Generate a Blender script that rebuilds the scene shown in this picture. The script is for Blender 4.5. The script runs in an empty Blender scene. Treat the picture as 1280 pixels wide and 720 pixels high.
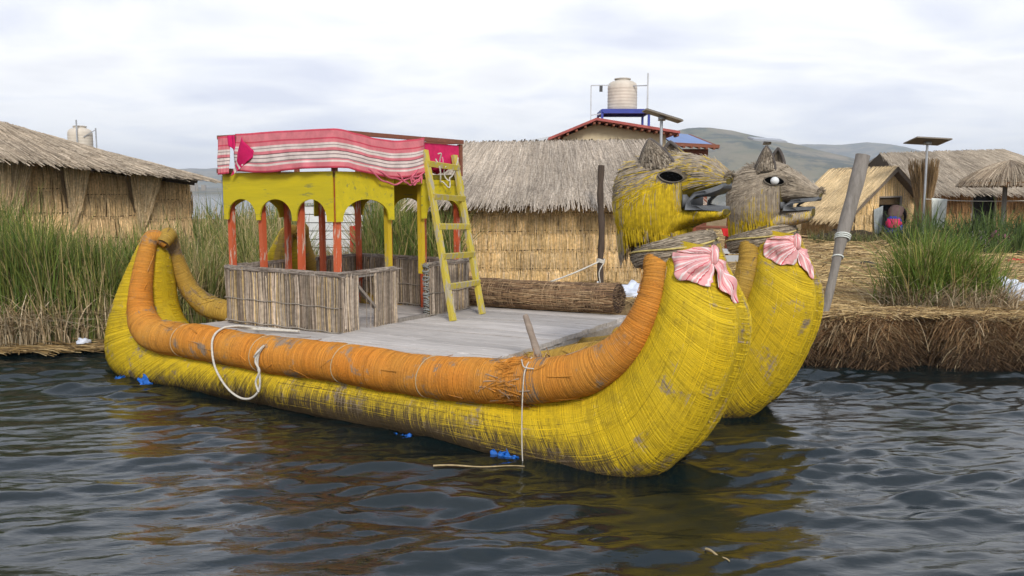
import bpy, math, random
import numpy as np
from mathutils import Vector, Matrix, Quaternion
from mathutils.bvhtree import BVHTree

rng = np.random.default_rng(11)
random.seed(5)
SC = bpy.context.scene
COL = SC.collection
PI = math.pi
U = lambda a, b, n=None: rng.uniform(a, b, n)

# ------------------------------------------------------------------ boat frame
YAW = math.radians(-33)
BO = np.array([-1.27, 8.35, 0.0])
AX = np.array([math.cos(YAW), math.sin(YAW), 0]); AN = np.array([-AX[1], AX[0], 0])
def bw(p):
    "boat coordinates (along, across, up) to world"
    p = np.asarray(p, float)
    return BO + AX * p[0] + AN * p[1] + np.array([0, 0, p[2]])

# ------------------------------------------------------------------ small maths
def unit(a):
    return a / np.maximum(np.linalg.norm(a, axis=-1, keepdims=True), 1e-9)
def smooth(e0, e1, x):
    t = np.clip((np.asarray(x, float) - e0) / (e1 - e0), 0, 1)
    return t * t * (3 - 2 * t)
def catmull(pts, n):
    "resampled smooth curve through pts (any dimension), even in arc length"
    P = np.asarray(pts, float); k = len(P)
    T = np.zeros_like(P)
    T[1:-1] = (P[2:] - P[:-2]) / 2; T[0] = P[1] - P[0]; T[-1] = P[-1] - P[-2]
    out = []
    for i in range(k - 1):
        t = np.linspace(0, 1, 24, endpoint=False)[:, None]
        h00 = 2*t**3 - 3*t**2 + 1; h10 = t**3 - 2*t**2 + t; h01 = -2*t**3 + 3*t**2; h11 = t**3 - t**2
        out.append(h00*P[i] + h10*T[i] + h01*P[i+1] + h11*T[i+1])
    out.append(P[-1:]); Q = np.concatenate(out)
    d = np.r_[0, np.cumsum(np.linalg.norm(np.diff(Q[:, :3] if Q.shape[1] > 3 else Q, axis=0), axis=1))]
    s = np.linspace(0, d[-1], n)
    return np.stack([np.interp(s, d, Q[:, j]) for j in range(Q.shape[1])], 1)
_ph = rng.uniform(0, 6.28, (64,)); _dr = rng.normal(0, 1, (64, 3))
def wob(P, sc, oct=7, seed=0):
    "cheap smooth noise in about -1..1"
    P = np.asarray(P, float); v = 0
    for i in range(oct):
        j = (seed * 7 + i) % 64
        v = v + np.sin(P @ (_dr[j] * sc * (1 + .35 * i)) + _ph[j])
    return v / math.sqrt(oct) / 1.1

# ------------------------------------------------------------------ mesh builder
class MB:
    def __init__(s):
        s.v = []; s.c = []; s.uv = []; s.q = []; s.t = []; s.qm = []; s.tm = []; s.n = 0
    def add(s, V, quads=None, tris=None, col=(1, 1, 1), uv=None, mat=0):
        V = np.asarray(V, float).reshape(-1, 3); m = len(V)
        s.v.append(V)
        c = np.asarray(col, float)
        s.c.append(np.broadcast_to(c, (m, 3)) if c.ndim == 1 else c.reshape(-1, 3))
        s.uv.append(np.zeros((m, 2)) if uv is None else np.asarray(uv, float).reshape(-1, 2))
        if quads is not None and len(quads):
            s.q.append(np.asarray(quads, int).reshape(-1, 4) + s.n); s.qm.append(np.full(len(s.q[-1]), mat))
        if tris is not None and len(tris):
            s.t.append(np.asarray(tris, int).reshape(-1, 3) + s.n); s.tm.append(np.full(len(s.t[-1]), mat))
        s.n += m
    def grid(s, P, col=(1, 1, 1), uv=None, cu=False, cv=False, mat=0):
        P = np.asarray(P, float); a, b = P.shape[:2]
        I = np.arange(a * b).reshape(a, b)
        if cu: I = np.concatenate([I, I[:1]], 0)
        if cv: I = np.concatenate([I, I[:, :1]], 1)
        Q = np.stack([I[:-1, :-1], I[1:, :-1], I[1:, 1:], I[:-1, 1:]], -1).reshape(-1, 4)
        s.add(P, Q, col=col, uv=uv, mat=mat)
    def strips(s, P, side, nrm, w, h, col, mat=0, flat=False):
        "P (n,k,3) centre lines; ridge-shaped strands"
        n, k = P.shape[:2]
        w = np.broadcast_to(np.asarray(w, float), (n, k))[..., None]; h = np.broadcast_to(np.asarray(h, float), (n, k))[..., None]
        V = np.stack([P - side * w, P + nrm * h, P + side * w], 2)      # n,k,3,3
        base = np.arange(n)[:, None] * (k * 3) + np.arange(k - 1)[None] * 3
        q1 = np.stack([base, base + 1, base + 4, base + 3], -1); q2 = np.stack([base + 1, base + 2, base + 5, base + 4], -1)
        c = np.asarray(col, float)
        if c.ndim == 2: c = c[:, None, None, :]
        elif c.ndim == 3: c = c[:, :, None, :]
        s.add(V, np.concatenate([q1.reshape(-1, 4), q2.reshape(-1, 4)]), col=np.broadcast_to(c, V.shape).reshape(-1, 3), mat=mat)
    def box(s, c, size, R=None, col=(1, 1, 1), mat=0, taper=1.0):
        x, y, z = np.array(size) / 2.0
        V = np.array([[-x,-y,-z],[x,-y,-z],[x,y,-z],[-x,y,-z],[-x*taper,-y*taper,z],[x*taper,-y*taper,z],[x*taper,y*taper,z],[-x*taper,y*taper,z]])
        if R is not None: V = V @ np.asarray(R).T
        s.add(V + np.asarray(c, float), [[0,3,2,1],[4,5,6,7],[0,1,5,4],[1,2,6,5],[2,3,7,6],[3,0,4,7]], col=col, mat=mat)
    def bar(s, a, b, w, h=None, col=(1, 1, 1), mat=0, up=(0, 0, 1)):
        "square bar from a to b"
        a = np.asarray(a, float); b = np.asarray(b, float); h = w if h is None else h
        d = b - a; L = np.linalg.norm(d); z = d / L
        up = np.asarray(up, float)
        if abs(z @ up) > .97: up = np.array([1., 0, 0])
        x = unit(np.cross(up, z)); y = np.cross(z, x)
        s.box((a + b) / 2, (w, h, L), np.stack([x, y, z], 1), col=col, mat=mat)
    def tube(s, pts, r, seg=10, col=(1, 1, 1), mat=0, caps=True):
        T = TubeSurf(pts, r, len(pts)); th = np.linspace(0, 2 * PI, seg, endpoint=False)
        ss = np.linspace(0, 1, len(pts)); S, TH = np.meshgrid(ss, th, indexing='ij')
        P = T.P(S, TH); s.grid(P, cv=True, col=col, mat=mat)
        if caps:
            for e, o in ((0, 1), (-1, 0)):
                V = np.concatenate([P[e], P[e].mean(0)[None]]); i = np.arange(seg); j = (i + 1) % seg
                s.add(V, tris=np.stack([i, j, np.full(seg, seg)], 1) if o else np.stack([j, i, np.full(seg, seg)], 1), col=col, mat=mat)
    def lathe(s, prof, c=(0, 0, 0), seg=24, col=(1, 1, 1), mat=0):
        prof = np.asarray(prof, float); th = np.linspace(0, 2 * PI, seg, endpoint=False)
        P = np.stack([prof[:, 0][:, None] * np.cos(th), prof[:, 0][:, None] * np.sin(th), np.repeat(prof[:, 1][:, None], seg, 1)], -1)
        s.grid(P + np.asarray(c, float), cv=True, col=col, mat=mat)
    def prism(s, outline, y0, y1, frame=None, col=(1, 1, 1), mat=0):
        "closed 2-D outline (a,b), extruded from y0 to y1; frame maps (a,y,b) to space"
        import bmesh
        from mathutils.geometry import tessellate_polygon
        o = np.asarray(outline, float); n = len(o)
        tri = np.array(tessellate_polygon([[Vector((p[0], p[1], 0)) for p in o]]))
        V = np.concatenate([np.stack([o[:, 0], np.full(n, y0), o[:, 1]], 1), np.stack([o[:, 0], np.full(n, y1), o[:, 1]], 1)])
        if frame is not None: V = frame(V)
        i = np.arange(n); j = (i + 1) % n
        s.add(V, np.stack([i, j, j + n, i + n], 1), np.concatenate([tri, tri[:, ::-1] + n]), col=col, mat=mat)
    def build(s, name, mats, parent=None, off=(0, 0, 0), smooth=True, solid=0, recalc=False):
        me = bpy.data.meshes.new(name)
        V = np.concatenate(s.v) - np.asarray(off, float)
        q = np.concatenate(s.q) if s.q else np.zeros((0, 4), int); t = np.concatenate(s.t) if s.t else np.zeros((0, 3), int)
        loops = np.concatenate([q.ravel(), t.ravel()])
        starts = np.concatenate([np.arange(len(q)) * 4, len(q) * 4 + np.arange(len(t)) * 3])
        me.vertices.add(len(V)); me.vertices.foreach_set('co', V.ravel())
        me.loops.add(len(loops)); me.loops.foreach_set('vertex_index', loops.astype(np.int32))
        me.polygons.add(len(starts)); me.polygons.foreach_set('loop_start', starts.astype(np.int32))
        mi = np.concatenate(s.qm + s.tm) if (s.qm or s.tm) else np.zeros(0, int)
        me.polygons.foreach_set('material_index', mi.astype(np.int32))
        me.polygons.foreach_set('use_smooth', np.full(len(starts), bool(smooth)))
        me.update(calc_edges=True)
        C = np.concatenate([np.concatenate(s.c), np.ones((len(V), 1))], 1)
        ca = me.color_attributes.new('Col', 'FLOAT_COLOR', 'POINT'); ca.data.foreach_set('color', C.ravel().astype(np.float32))
        uv = np.concatenate(s.uv); ul = me.uv_layers.new(name='UVMap'); ul.data.foreach_set('uv', uv[loops].ravel().astype(np.float32))
        me.validate()
        if recalc:
            import bmesh
            bm = bmesh.new(); bm.from_mesh(me); bmesh.ops.recalc_face_normals(bm, faces=bm.faces); bm.to_mesh(me); bm.free()
        for m in (mats if isinstance(mats, (list, tuple)) else [mats]): me.materials.append(m)
        o = bpy.data.objects.new(name, me); COL.objects.link(o)
        if parent is not None: o.parent = parent
        if solid:
            md = o.modifiers.new('thickness', 'SOLIDIFY'); md.thickness = solid; md.offset = 0
        return o

class TubeSurf:
    def __init__(s, pts, r, n=200):
        s.C = np.asarray(pts, float); k = len(s.C)
        s.r = np.broadcast_to(np.asarray(r, float), (k,))
        T = unit(np.gradient(s.C, axis=0)); Uv = np.zeros_like(T)
        u = np.cross(T[0], [0, 0, 1.]); 
        if np.linalg.norm(u) < .1: u = np.cross(T[0], [0, 1., 0])
        u = unit(u); 
        for i in range(k):
            u = unit(u - T[i] * (u @ T[i])); Uv[i] = u
        s.U = Uv; s.V = np.cross(T, Uv); s.x = np.linspace(0, 1, k)
        s.len = np.linalg.norm(np.diff(s.C, axis=0), axis=1).sum()
    def _i(s, A, q): return np.stack([np.interp(q, s.x, A[:, j]) for j in range(3)], -1)
    def P(s, q, th):
        r = np.interp(q, s.x, s.r)[..., None]
        return s._i(s.C, q) + r * (np.cos(th)[..., None] * s._i(s.U, q) + np.sin(th)[..., None] * s._i(s.V, q))
    def centre(s, q, th): return s._i(s.C, q)

def surf_normal(S, q, th):
    e = 2e-3; f = 2e-2
    a = S.P(np.clip(q + e, 0, 1), th) - S.P(np.clip(q - e, 0, 1), th); b = S.P(q, th + f) - S.P(q, th - f)
    n = unit(np.cross(a, b)); p = S.P(q, th)
    sg = np.sign(np.sum(n * (p - S.centre(q, th)), -1, keepdims=True)); sg[sg == 0] = 1
    return p, n * sg
def surf_strands(mb, S, q0, q1, t0, t1, k, w, h, lift, col, mat=0, tiplift=0, rej=None):
    t = np.linspace(0, 1, k)[None]
    q = np.clip(q0[:, None] * (1 - t) + q1[:, None] * t, 0, 1); th = t0[:, None] * (1 - t) + t1[:, None] * t
    p, n = surf_normal(S, q, th)
    lift = np.broadcast_to(np.asarray(lift, float).reshape(-1, 1) if np.ndim(lift) else lift, q.shape)
    tl = np.broadcast_to(np.asarray(tiplift, float).reshape(-1, 1) if np.ndim(tiplift) else tiplift, q.shape)
    p = p + n * (lift + tl * (t ** 4))[..., None]
    tan = unit(np.gradient(p, axis=1)); side = unit(np.cross(n, tan))
    ww = np.broadcast_to(np.asarray(w, float).reshape(-1, 1) if np.ndim(w) else w, q.shape)
    if rej is not None:
        ok = ~rej(p).any(1); p, side, n, ww, col = p[ok], side[ok], n[ok], ww[ok], np.asarray(col)[ok]
    mb.strips(p, side, n, ww, h, col, mat)

def fibre_patch(mb, tl, tr, br, bl, n, lr, w, colf, lift=.03, jit=.03, v0=(0, 1), sag=.0, k=3, h=None, out=None):
    "straight reeds lying down a four-cornered patch, from its top edge towards its bottom edge"
    tl, tr, br, bl = [np.asarray(a, float) for a in (tl, tr, br, bl)]
    u = U(0, 1, n); v = U(v0[0], v0[1], n); L = U(lr[0], lr[1], n); H = (np.linalg.norm(bl - tl) + np.linalg.norm(br - tr)) / 2
    nrm = unit(np.cross(tr - tl, bl - tl)); 
    if out is not None and nrm @ np.asarray(out, float) < 0: nrm = -nrm
    t = np.linspace(0, 1, k)[None]
    vv = v[:, None] + t * (L / H)[:, None]; uu = u[:, None] + t * (rng.normal(0, jit, n))[:, None]
    def P(uu, vv): 
        uu = uu[..., None]; vv = vv[..., None]
        return (tl * (1 - uu) + tr * uu) * (1 - vv) + (bl * (1 - uu) + br * uu) * vv
    p = P(uu, vv); lf = U(.2, 1, n)[:, None] * lift + t * U(0, 1, n)[:, None] * lift * .8
    p = p + nrm * lf[..., None]; p[..., 2] -= sag * (t ** 2) * U(.3, 1, n)[:, None]
    tan = unit(np.gradient(p, axis=1)); side = unit(np.cross(nrm[None, None], tan))
    ww = np.repeat(U(.6, 1.3, n)[:, None] * w, k, 1)
    mb.strips(p, side, np.broadcast_to(nrm, p.shape), ww, (w * .8 if h is None else h), colf(n, u, v))
def palette(*cols, var=.15, wts=None):
    C = np.array(cols, float)
    def f(n, u=None, v=None):
        i = rng.choice(len(C), n, p=wts); return np.clip(C[i] * (1 + rng.normal(0, var, (n, 1))) , .005, 1)
    return f

# ------------------------------------------------------------------ scene tags
def tag(o, label=None, cat=None, group=None, kind=None):
    if label: o['label'] = label
    if cat: o['category'] = cat
    if group: o['group'] = group
    if kind: o['kind'] = kind
    return o
def thing(name, label, cat, loc=(0, 0, 0), rz=0, group=None):
    o = bpy.data.objects.new(name, None); COL.objects.link(o); o.empty_display_size = .2
    o.location = tuple(float(a) for a in loc); o.rotation_euler = (0, 0, rz)
    return tag(o, label, cat, group)
def bthing(name, label, cat, base, group=None):
    return thing(name, label, cat, bw(base), YAW, group)

# ------------------------------------------------------------------ materials
class NT:
    def __init__(s, name):
        s.m = bpy.data.materials.new(name); s.m.use_nodes = True; s.t = s.m.node_tree; s.b = s.t.nodes['Principled BSDF']
        s.b.inputs['Roughness'].default_value = .85; s.b.inputs['Specular IOR Level'].default_value = .25
    def n(s, ty, **kw):
        x = s.t.nodes.new(ty)
        for k, v in kw.items(): setattr(x, k, v)
        return x
    def l(s, a, b): s.t.links.new(a, b)
    def put(s, sock, v):
        if hasattr(v, 'is_linked'): s.l(v, sock)
        elif isinstance(v, (tuple, list)): sock.default_value = (*v, 1) if len(v) == 3 and len(sock.default_value) == 4 else v
        else: sock.default_value = v
    def coord(s, which='Object', per_object=True):
        c = s.n('ShaderNodeTexCoord').outputs[which]
        if per_object:
            i = s.n('ShaderNodeObjectInfo'); a = s.n('ShaderNodeVectorMath', operation='ADD'); 
            sc = s.n('ShaderNodeVectorMath', operation='SCALE'); sc.inputs[3].default_value = 3.7
            s.l(i.outputs['Location'], sc.inputs[0]); s.l(c, a.inputs[0]); s.l(sc.outputs[0], a.inputs[1]); c = a.outputs[0]
        return c
    def scale(s, v, sx, sy, sz, rot=(0, 0, 0)):
        m = s.n('ShaderNodeMapping'); s.l(v, m.inputs[0]); m.inputs['Scale'].default_value = (sx, sy, sz); m.inputs['Rotation'].default_value = rot; return m.outputs[0]
    def noise(s, v, sc, det=4, rough=.55, dist=0):
        x = s.n('ShaderNodeTexNoise'); s.l(v, x.inputs['Vector']); x.inputs['Scale'].default_value = sc; x.inputs['Detail'].default_value = det
        x.inputs['Roughness'].default_value = rough; x.inputs['Distortion'].default_value = dist; return x.outputs['Fac']
    def ramp(s, f, stops, interp='LINEAR'):
        r = s.n('ShaderNodeValToRGB'); s.l(f, r.inputs[0]); e = r.color_ramp.elements; r.color_ramp.interpolation = interp
        while len(e) < len(stops): e.new(.5)
        for el, (p, c) in zip(e, stops):
            el.position = p; c = (c, c, c) if not isinstance(c, (tuple, list)) else c; el.color = (*c, 1)
        return r.outputs[0]
    def mix(s, f, a, b, bt='MIX'):
        x = s.n('ShaderNodeMix', data_type='RGBA', blend_type=bt); s.put(x.inputs[0], f); s.put(x.inputs[6], a); s.put(x.inputs[7], b); return x.outputs[2]
    def math(s, op, a, b=0.0, clamp=False):
        x = s.n('ShaderNodeMath', operation=op, use_clamp=clamp); s.put(x.inputs[0], a); s.put(x.inputs[1], b); return x.outputs[0]
    def attr(s, nm='Col'):
        a = s.n('ShaderNodeAttribute'); a.attribute_name = nm; return a
    def bump(s, h, d=.02, st=.6):
        b = s.n('ShaderNodeBump'); b.inputs['Distance'].default_value = d; b.inputs['Strength'].default_value = st; s.l(h, b.inputs['Height']); s.l(b.outputs[0], s.b.inputs['Normal'])
    def base(s, c, rough=None, spec=None, metal=None):
        s.put(s.b.inputs['Base Color'], c)
        if rough is not None: s.put(s.b.inputs['Roughness'], rough)
        if spec is not None: s.b.inputs['Specular IOR Level'].default_value = spec
        if metal is not None: s.b.inputs['Metallic'].default_value = metal
        return s.m

def m_straw(name, sc=25, lo=.72, hi=1.2, rough=.85):
    g = NT(name); a = g.attr(); c = g.coord(per_object=False)
    f = g.ramp(g.noise(c, sc, 3), [(.3, lo), (.7, hi)])
    f2 = g.ramp(g.noise(c, 1.3, 4), [(.3, .82), (.7, 1.14)])
    return g.base(g.mix(1, g.mix(1, a.outputs['Color'], f, 'MULTIPLY'), f2, 'MULTIPLY'), rough)
def m_paint_reed(name, pa, pb, bare, bare_t, wet=True, dirt=(.10, .075, .02)):
    "painted reed bundles: Col.r strand tint, Col.g local wear"
    g = NT(name); a = g.attr(); sep = g.n('ShaderNodeSeparateColor'); g.l(a.outputs['Color'], sep.inputs[0])
    oc = g.coord(per_object=False); c = g.coord()
    paint = g.mix(g.ramp(g.noise(c, 1.6, 5), [(.3, 0), (.7, 1)]), pa, pb)
    d = g.ramp(g.noise(c, 9, 6, .65), [(.5, 0), (.72, 1)])
    paint = g.mix(g.math('MULTIPLY', d, .34), paint, dirt)
    w = g.math('ADD', g.noise(c, 3.2, 8, .68), g.math('MULTIPLY', sep.outputs[1], .35))
    w = g.math('ADD', w, g.math('MULTIPLY', g.math('SUBTRACT', sep.outputs[0], .5), .12))
    wm = g.ramp(w, [(bare_t, 0), (bare_t + .06, 1)])
    brc = g.mix(g.noise(c, 14, 4), bare, tuple(x * .45 for x in bare))
    col = g.mix(wm, paint, brc)
    if wet:
        x = g.n('ShaderNodeSeparateXYZ'); g.l(oc, x.inputs[0])
        st = g.noise(g.scale(oc, 9, 9, 1.2), 3, 5, .6)
        z = g.math('ADD', x.outputs[2], g.math('MULTIPLY', g.math('SUBTRACT', st, .5), .42))
        z = g.math('ADD', z, g.math('MULTIPLY', g.math('SUBTRACT', sep.outputs[0], .5), .22))
        z = g.math('ADD', z, g.math('MULTIPLY', g.math('MULTIPLY', x.outputs[0], x.outputs[0]), .016))
        wt = g.ramp(g.math('MULTIPLY', z, 2.0), [(.30, 1), (.76, 0)])
        wc = g.mix(g.noise(c, 5, 5), (.035, .026, .012), (.13, .085, .04))
        col = g.mix(wt, col, wc)
    t = g.math('ADD', g.math('MULTIPLY', sep.outputs[0], .62), .6)
    col = g.mix(1, col, t, 'MULTIPLY')
    g.bump(g.noise(c, 60, 4), .01, .5)
    return g.base(col, .72, .3)
def m_wood(name, c1, c2, axis='X', sc=9, wear=None, wt=.56, bump=.4, rough=.8):
    g = NT(name); c = g.coord(); st = {'X': (1, 9, 9), 'Y': (9, 1, 9), 'Z': (9, 9, 1)}[axis]
    v = g.scale(c, *st); n = g.noise(v, sc * .35, 6, .65)
    a = g.attr()
    col = g.mix(g.ramp(n, [(.3, 0), (.7, 1)]), c1, c2)
    if wear is not None:
        col = g.mix(g.ramp(g.noise(g.scale(c, *[s * .35 + .3 for s in st]), 5, 7, .7), [(wt, 0), (wt + .05, 1)]), col, wear)
    col = g.mix(1, col, a.outputs['Color'], 'MULTIPLY')
    g.bump(g.noise(v, sc, 5, .6), .01, bump)
    return g.base(col, rough, .25)
def m_plain(name, c, rough=.6, var=.25, sc=6, metal=0, bump=0, spec=.4):
    g = NT(name); v = g.coord(); n = g.noise(v, sc, 5, .6)
    f = g.ramp(n, [(.25, 1 - var), (.75, 1 + var * .6)]); a = g.attr()
    if bump: g.bump(g.noise(v, sc * 4, 4), .01, bump)
    return g.base(g.mix(1, g.mix(1, c, f, 'MULTIPLY'), a.outputs['Color'], 'MULTIPLY'), rough, spec, metal)
def m_stripes(name, stops, along='V', rep=1.0, wear=.12):
    g = NT(name); uv = g.n('ShaderNodeTexCoord').outputs['UV']; x = g.n('ShaderNodeSeparateXYZ'); g.l(uv, x.inputs[0])
    f = x.outputs[1 if along == 'V' else 0]
    if rep != 1: f = g.math('FRACT', g.math('MULTIPLY', f, rep))
    c = g.ramp(f, stops, 'CONSTANT'); oc = g.coord(per_object=False)
    c = g.mix(1, c, g.ramp(g.noise(oc, 7, 6, .65), [(.3, 1 - wear * 2), (.7, 1 + wear)]), 'MULTIPLY')
    g.bump(g.noise(oc, 160, 2), .004, .4)
    return g.base(c, .9, .1)

M = {}
M['straw'] = m_straw('dry_reed')
M['leaf'] = m_straw('green_reed', 8, .85, 1.12, .6)
M['yellow_reed'] = m_paint_reed('yellow_painted_reed', (.66, .45, .010), (.56, .40, .014), (.38, .29, .19), .60)
M['orange_reed'] = m_paint_reed('orange_painted_reed', (.60, .215, .022), (.54, .255, .04), (.38, .27, .18), .585, wet=False, dirt=(.22, .10, .03))
M['ochre_reed'] = m_paint_reed('ochre_painted_reed', (.47, .27, .04), (.42, .28, .05), (.32, .22, .12), .58, wet=False, dirt=(.18, .10, .03))
M['deck'] = m_wood('weathered_deck_wood', (.58, .55, .515), (.38, .355, .33), 'X', 7, wear=(.66, .63, .60), wt=.6)
M['grey_wood'] = m_wood('grey_weathered_wood', (.30, .27, .24), (.17, .15, .125), 'Z', 8)
M['dark_wood'] = m_wood('dark_wood', (.10, .07, .05), (.05, .037, .028), 'Z', 8)
M['brown_wood'] = m_wood('red_brown_wood', (.26, .09, .05), (.17, .07, .045), 'X', 8, wear=(.3, .2, .14), wt=.62)
M['yellow_board'] = m_wood('yellow_painted_board', (.62, .49, .012), (.47, .38, .015), 'X', 3, wear=(.30, .27, .05), wt=.575, bump=.25, rough=.7)
M['yellow_post'] = m_wood('yellow_painted_post', (.62, .42, .02), (.50, .36, .02), 'Z', 4, wear=(.36, .30, .16), wt=.57, bump=.25, rough=.65)
M['red_post'] = m_wood('red_painted_post', (.62, .10, .035), (.54, .13, .05), 'Z', 4, wear=(.60, .44, .34), wt=.545, bump=.25, rough=.65)
M['ladder'] = m_wood('yellow_ladder_paint', (.56, .44, .05), (.44, .36, .06), 'Z', 5, wear=(.40, .35, .24), wt=.51, bump=.35, rough=.75)
M['lip'] = m_plain('grey_rubber_lip', (.13, .135, .14), .6, .3, 12, bump=.3)
M['black'] = m_plain('black_eye', (.004, .004, .004), .95, .2, spec=0)
M['white_paint'] = m_plain('white_paint', (.72, .72, .70), .5, .12)
M['rope'] = m_plain('white_rope', (.62, .58, .50), .9, .25, 40, bump=.6, spec=.1)
M['tarp'] = m_plain('blue_tarp', (.012, .13, .50), .5, .3, 10, bump=.4)
M['white_tarp'] = m_plain('white_tarp', (.68, .72, .80), .5, .2, 5, bump=.4)
M['tank'] = m_plain('cream_tank_plastic', (.62, .55, .45), .55, .22, 2.5)
M['blue_metal'] = m_plain('blue_painted_metal', (.03, .05, .30), .5, .2)
M['metal'] = m_plain('galvanised_metal', (.42, .43, .44), .45, .2, metal=.6)
M['panel'] = m_plain('solar_glass', (.045, .05, .065), .18, .2, spec=.6)
M['panel_back'] = m_plain('panel_back', (.20, .17, .13), .6, .15)
M['red_roof'] = m_plain('red_sheet_roof', (.36, .075, .06), .55, .3, 4)
M['cream'] = m_plain('cream_wall', (.60, .50, .33), .85, .1, 3)
M['blue_roof'] = m_plain('blue_sheet_roof', (.10, .19, .42), .4, .15, 3)
M['grey_roof'] = m_plain('grey_sheet_roof', (.50, .50, .48), .5, .15, 3)
M['dark'] = m_plain('interior_shade_black', (.012, .011, .010), .9, .2)  # black of the blocks that stand in for shade inside the huts
M['pink'] = m_plain('hot_pink_cloth', (.62, .03, .12), .9, .25, 9, bump=.3, spec=.1)
M['red_cloth'] = m_plain('red_cloth', (.55, .03, .03), .9, .25, 9, bump=.3, spec=.1)
M['grey_cloth'] = m_plain('grey_cloth', (.33, .36, .36), .9, .2, 9, bump=.3, spec=.1)
M['white_cloth'] = m_plain('white_cloth', (.66, .68, .62), .9, .2, 9, bump=.3, spec=.1)
M['skin'] = m_plain('skin', (.22, .11, .07), .6, .1)
M['hair'] = m_plain('black_hair', (.012, .010, .010), .5, .2)
M['shawl'] = m_plain('brown_shawl', (.13, .085, .075), .9, .2, 9, spec=.1)
M['skirt'] = m_plain('blue_skirt', (.03, .055, .30), .9, .2, 9, spec=.1)
PK, WH, DP, GY, BK = (.66, .20, .22), (.72, .60, .54), (.58, .075, .11), (.30, .22, .21), (.12, .05, .055)
M['blanket'] = m_stripes('striped_blanket', [(0, DP), (.05, PK), (.16, WH), (.21, PK), (.24, GY), (.27, WH), (.34, GY), (.37, WH), (.43, BK), (.45, PK), (.52, WH), (.58, GY), (.60, WH), (.65, PK), (.74, DP), (.78, PK), (.95, DP)])
M['pink_blanket'] = m_stripes('pink_striped_blanket', [(0, (.62, .02, .12)), (.62, WH), (.68, (.6, .03, .12)), (.76, GY), (.80, WH), (.88, (.62, .02, .12))])
SP, SW, SD = (.76, .38, .37), (.80, .69, .65), (.60, .10, .13)
M['scarf'] = m_stripes('pink_scarf_cloth', [(0, SP), (.2, SW), (.27, SP), (.42, SD), (.46, SP), (.62, SW), (.72, SP), (.84, SW), (.9, SD), (.95, SP)], 'U', 2.3)

def m_water():
    g = NT('lake_water'); c = g.coord(per_object=False)
    h1 = g.noise(g.scale(c, .6, 1.7, 1), 6.0, 5, .55, .4); h2 = g.noise(g.scale(c, .7, 1.6, 1, (0, 0, .3)), 26, 3, .5)
    g.bump(g.math('ADD', h1, g.math('MULTIPLY', h2, .14)), .03, .30)
    g.b.inputs['IOR'].default_value = 1.62
    return g.base((.004, .010, .011), .015, .5)
M['water'] = m_water()
def m_ground():
    g = NT('trodden_reed_ground'); c = g.coord(per_object=False)
    n = g.noise(c, 3, 8, .7); col = g.ramp(n, [(.3, (.13, .085, .04)), (.5, (.28, .19, .09)), (.7, (.36, .26, .13))])
    g.bump(g.noise(c, 30, 6, .7), .05, .8)
    return g.base(col, .95, .1)
M['ground'] = m_ground()
def m_hill():
    g = NT('hill_slope'); c = g.coord(per_object=False)
    n = g.noise(c, .008, 9, .72); n2 = g.noise(c, .012, 10, .72)
    col = g.ramp(n, [(.35, (.115, .12, .055)), (.5, (.19, .16, .09)), (.65, (.25, .20, .13))])
    col = g.mix(g.ramp(n2, [(.49, 0), (.56, .75)]), col, (.03, .048, .035))
    return g.base(col, .95, .1)
M['hill'] = m_hill()
# ================================================================== sky, sun, camera
W = bpy.data.worlds.new('World'); SC.world = W; W.use_nodes = True
nt = W.node_tree; bg = nt.nodes['Background']; bg.inputs['Strength'].default_value = .1
SUN_EL, SUN_AZ = math.radians(34), math.radians(168)          # azimuth clockwise from +Y
def wn(ty, **k):
    x = nt.nodes.new(ty)
    for a, b in k.items(): setattr(x, a, b)
    return x
sky = wn('ShaderNodeTexSky', sky_type='NISHITA', sun_disc=False, sun_elevation=SUN_EL, sun_rotation=SUN_AZ, altitude=3800)
tc = wn('ShaderNodeTexCoord'); sp = wn('ShaderNodeSeparateXYZ'); nt.links.new(tc.outputs['Generated'], sp.inputs[0])
def wm(op, a, b, clamp=False):
    x = wn('ShaderNodeMath', operation=op, use_clamp=clamp)
    for i, v in enumerate((a, b)):
        if hasattr(v, 'is_linked'): nt.links.new(v, x.inputs[i])
        else: x.inputs[i].default_value = v
    return x.outputs[0]
zz = wm('ADD', wm('MAXIMUM', sp.outputs[2], 0.0), .16)
cb = wn('ShaderNodeCombineXYZ'); nt.links.new(wm('DIVIDE', sp.outputs[0], zz), cb.inputs[0]); nt.links.new(wm('DIVIDE', sp.outputs[1], zz), cb.inputs[1])
def wnoise(sc, det, rough, dist, off):
    mp = wn('ShaderNodeMapping'); nt.links.new(cb.outputs[0], mp.inputs[0]); mp.inputs['Location'].default_value = off; mp.inputs['Scale'].default_value = (1, 1.25, 1)
    x = wn('ShaderNodeTexNoise'); nt.links.new(mp.outputs[0], x.inputs['Vector']); x.inputs['Scale'].default_value = sc; x.inputs['Detail'].default_value = det
    x.inputs['Roughness'].default_value = rough; x.inputs['Distortion'].default_value = dist; return x.outputs['Fac']
def wramp(f, stops):
    r = wn('ShaderNodeValToRGB'); nt.links.new(f, r.inputs[0]); e = r.color_ramp.elements
    while len(e) < len(stops): e.new(.5)
    for el, (p, c) in zip(e, stops): el.position = p; el.color = (*c, 1)
    return r.outputs[0]
cl = wramp(wnoise(1.15, 7, .52, .35, (2.3, 1.1, 0)), [(.34, (.46, .475, .535)), (.44, (.545, .553, .582)), (.53, (.635, .63, .622)), (.66, (.55, .548, .558))])
sc_ = wn('ShaderNodeVectorMath', operation='SCALE'); nt.links.new(wm('MULTIPLY', 10.3, wm('ADD', 1.0, wm('MULTIPLY', .75, wm('MULTIPLY', wm('SUBTRACT', sp.outputs[2], .22, True), 1.5, True)))), sc_.inputs[3]); nt.links.new(cl, sc_.inputs[0])
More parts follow.
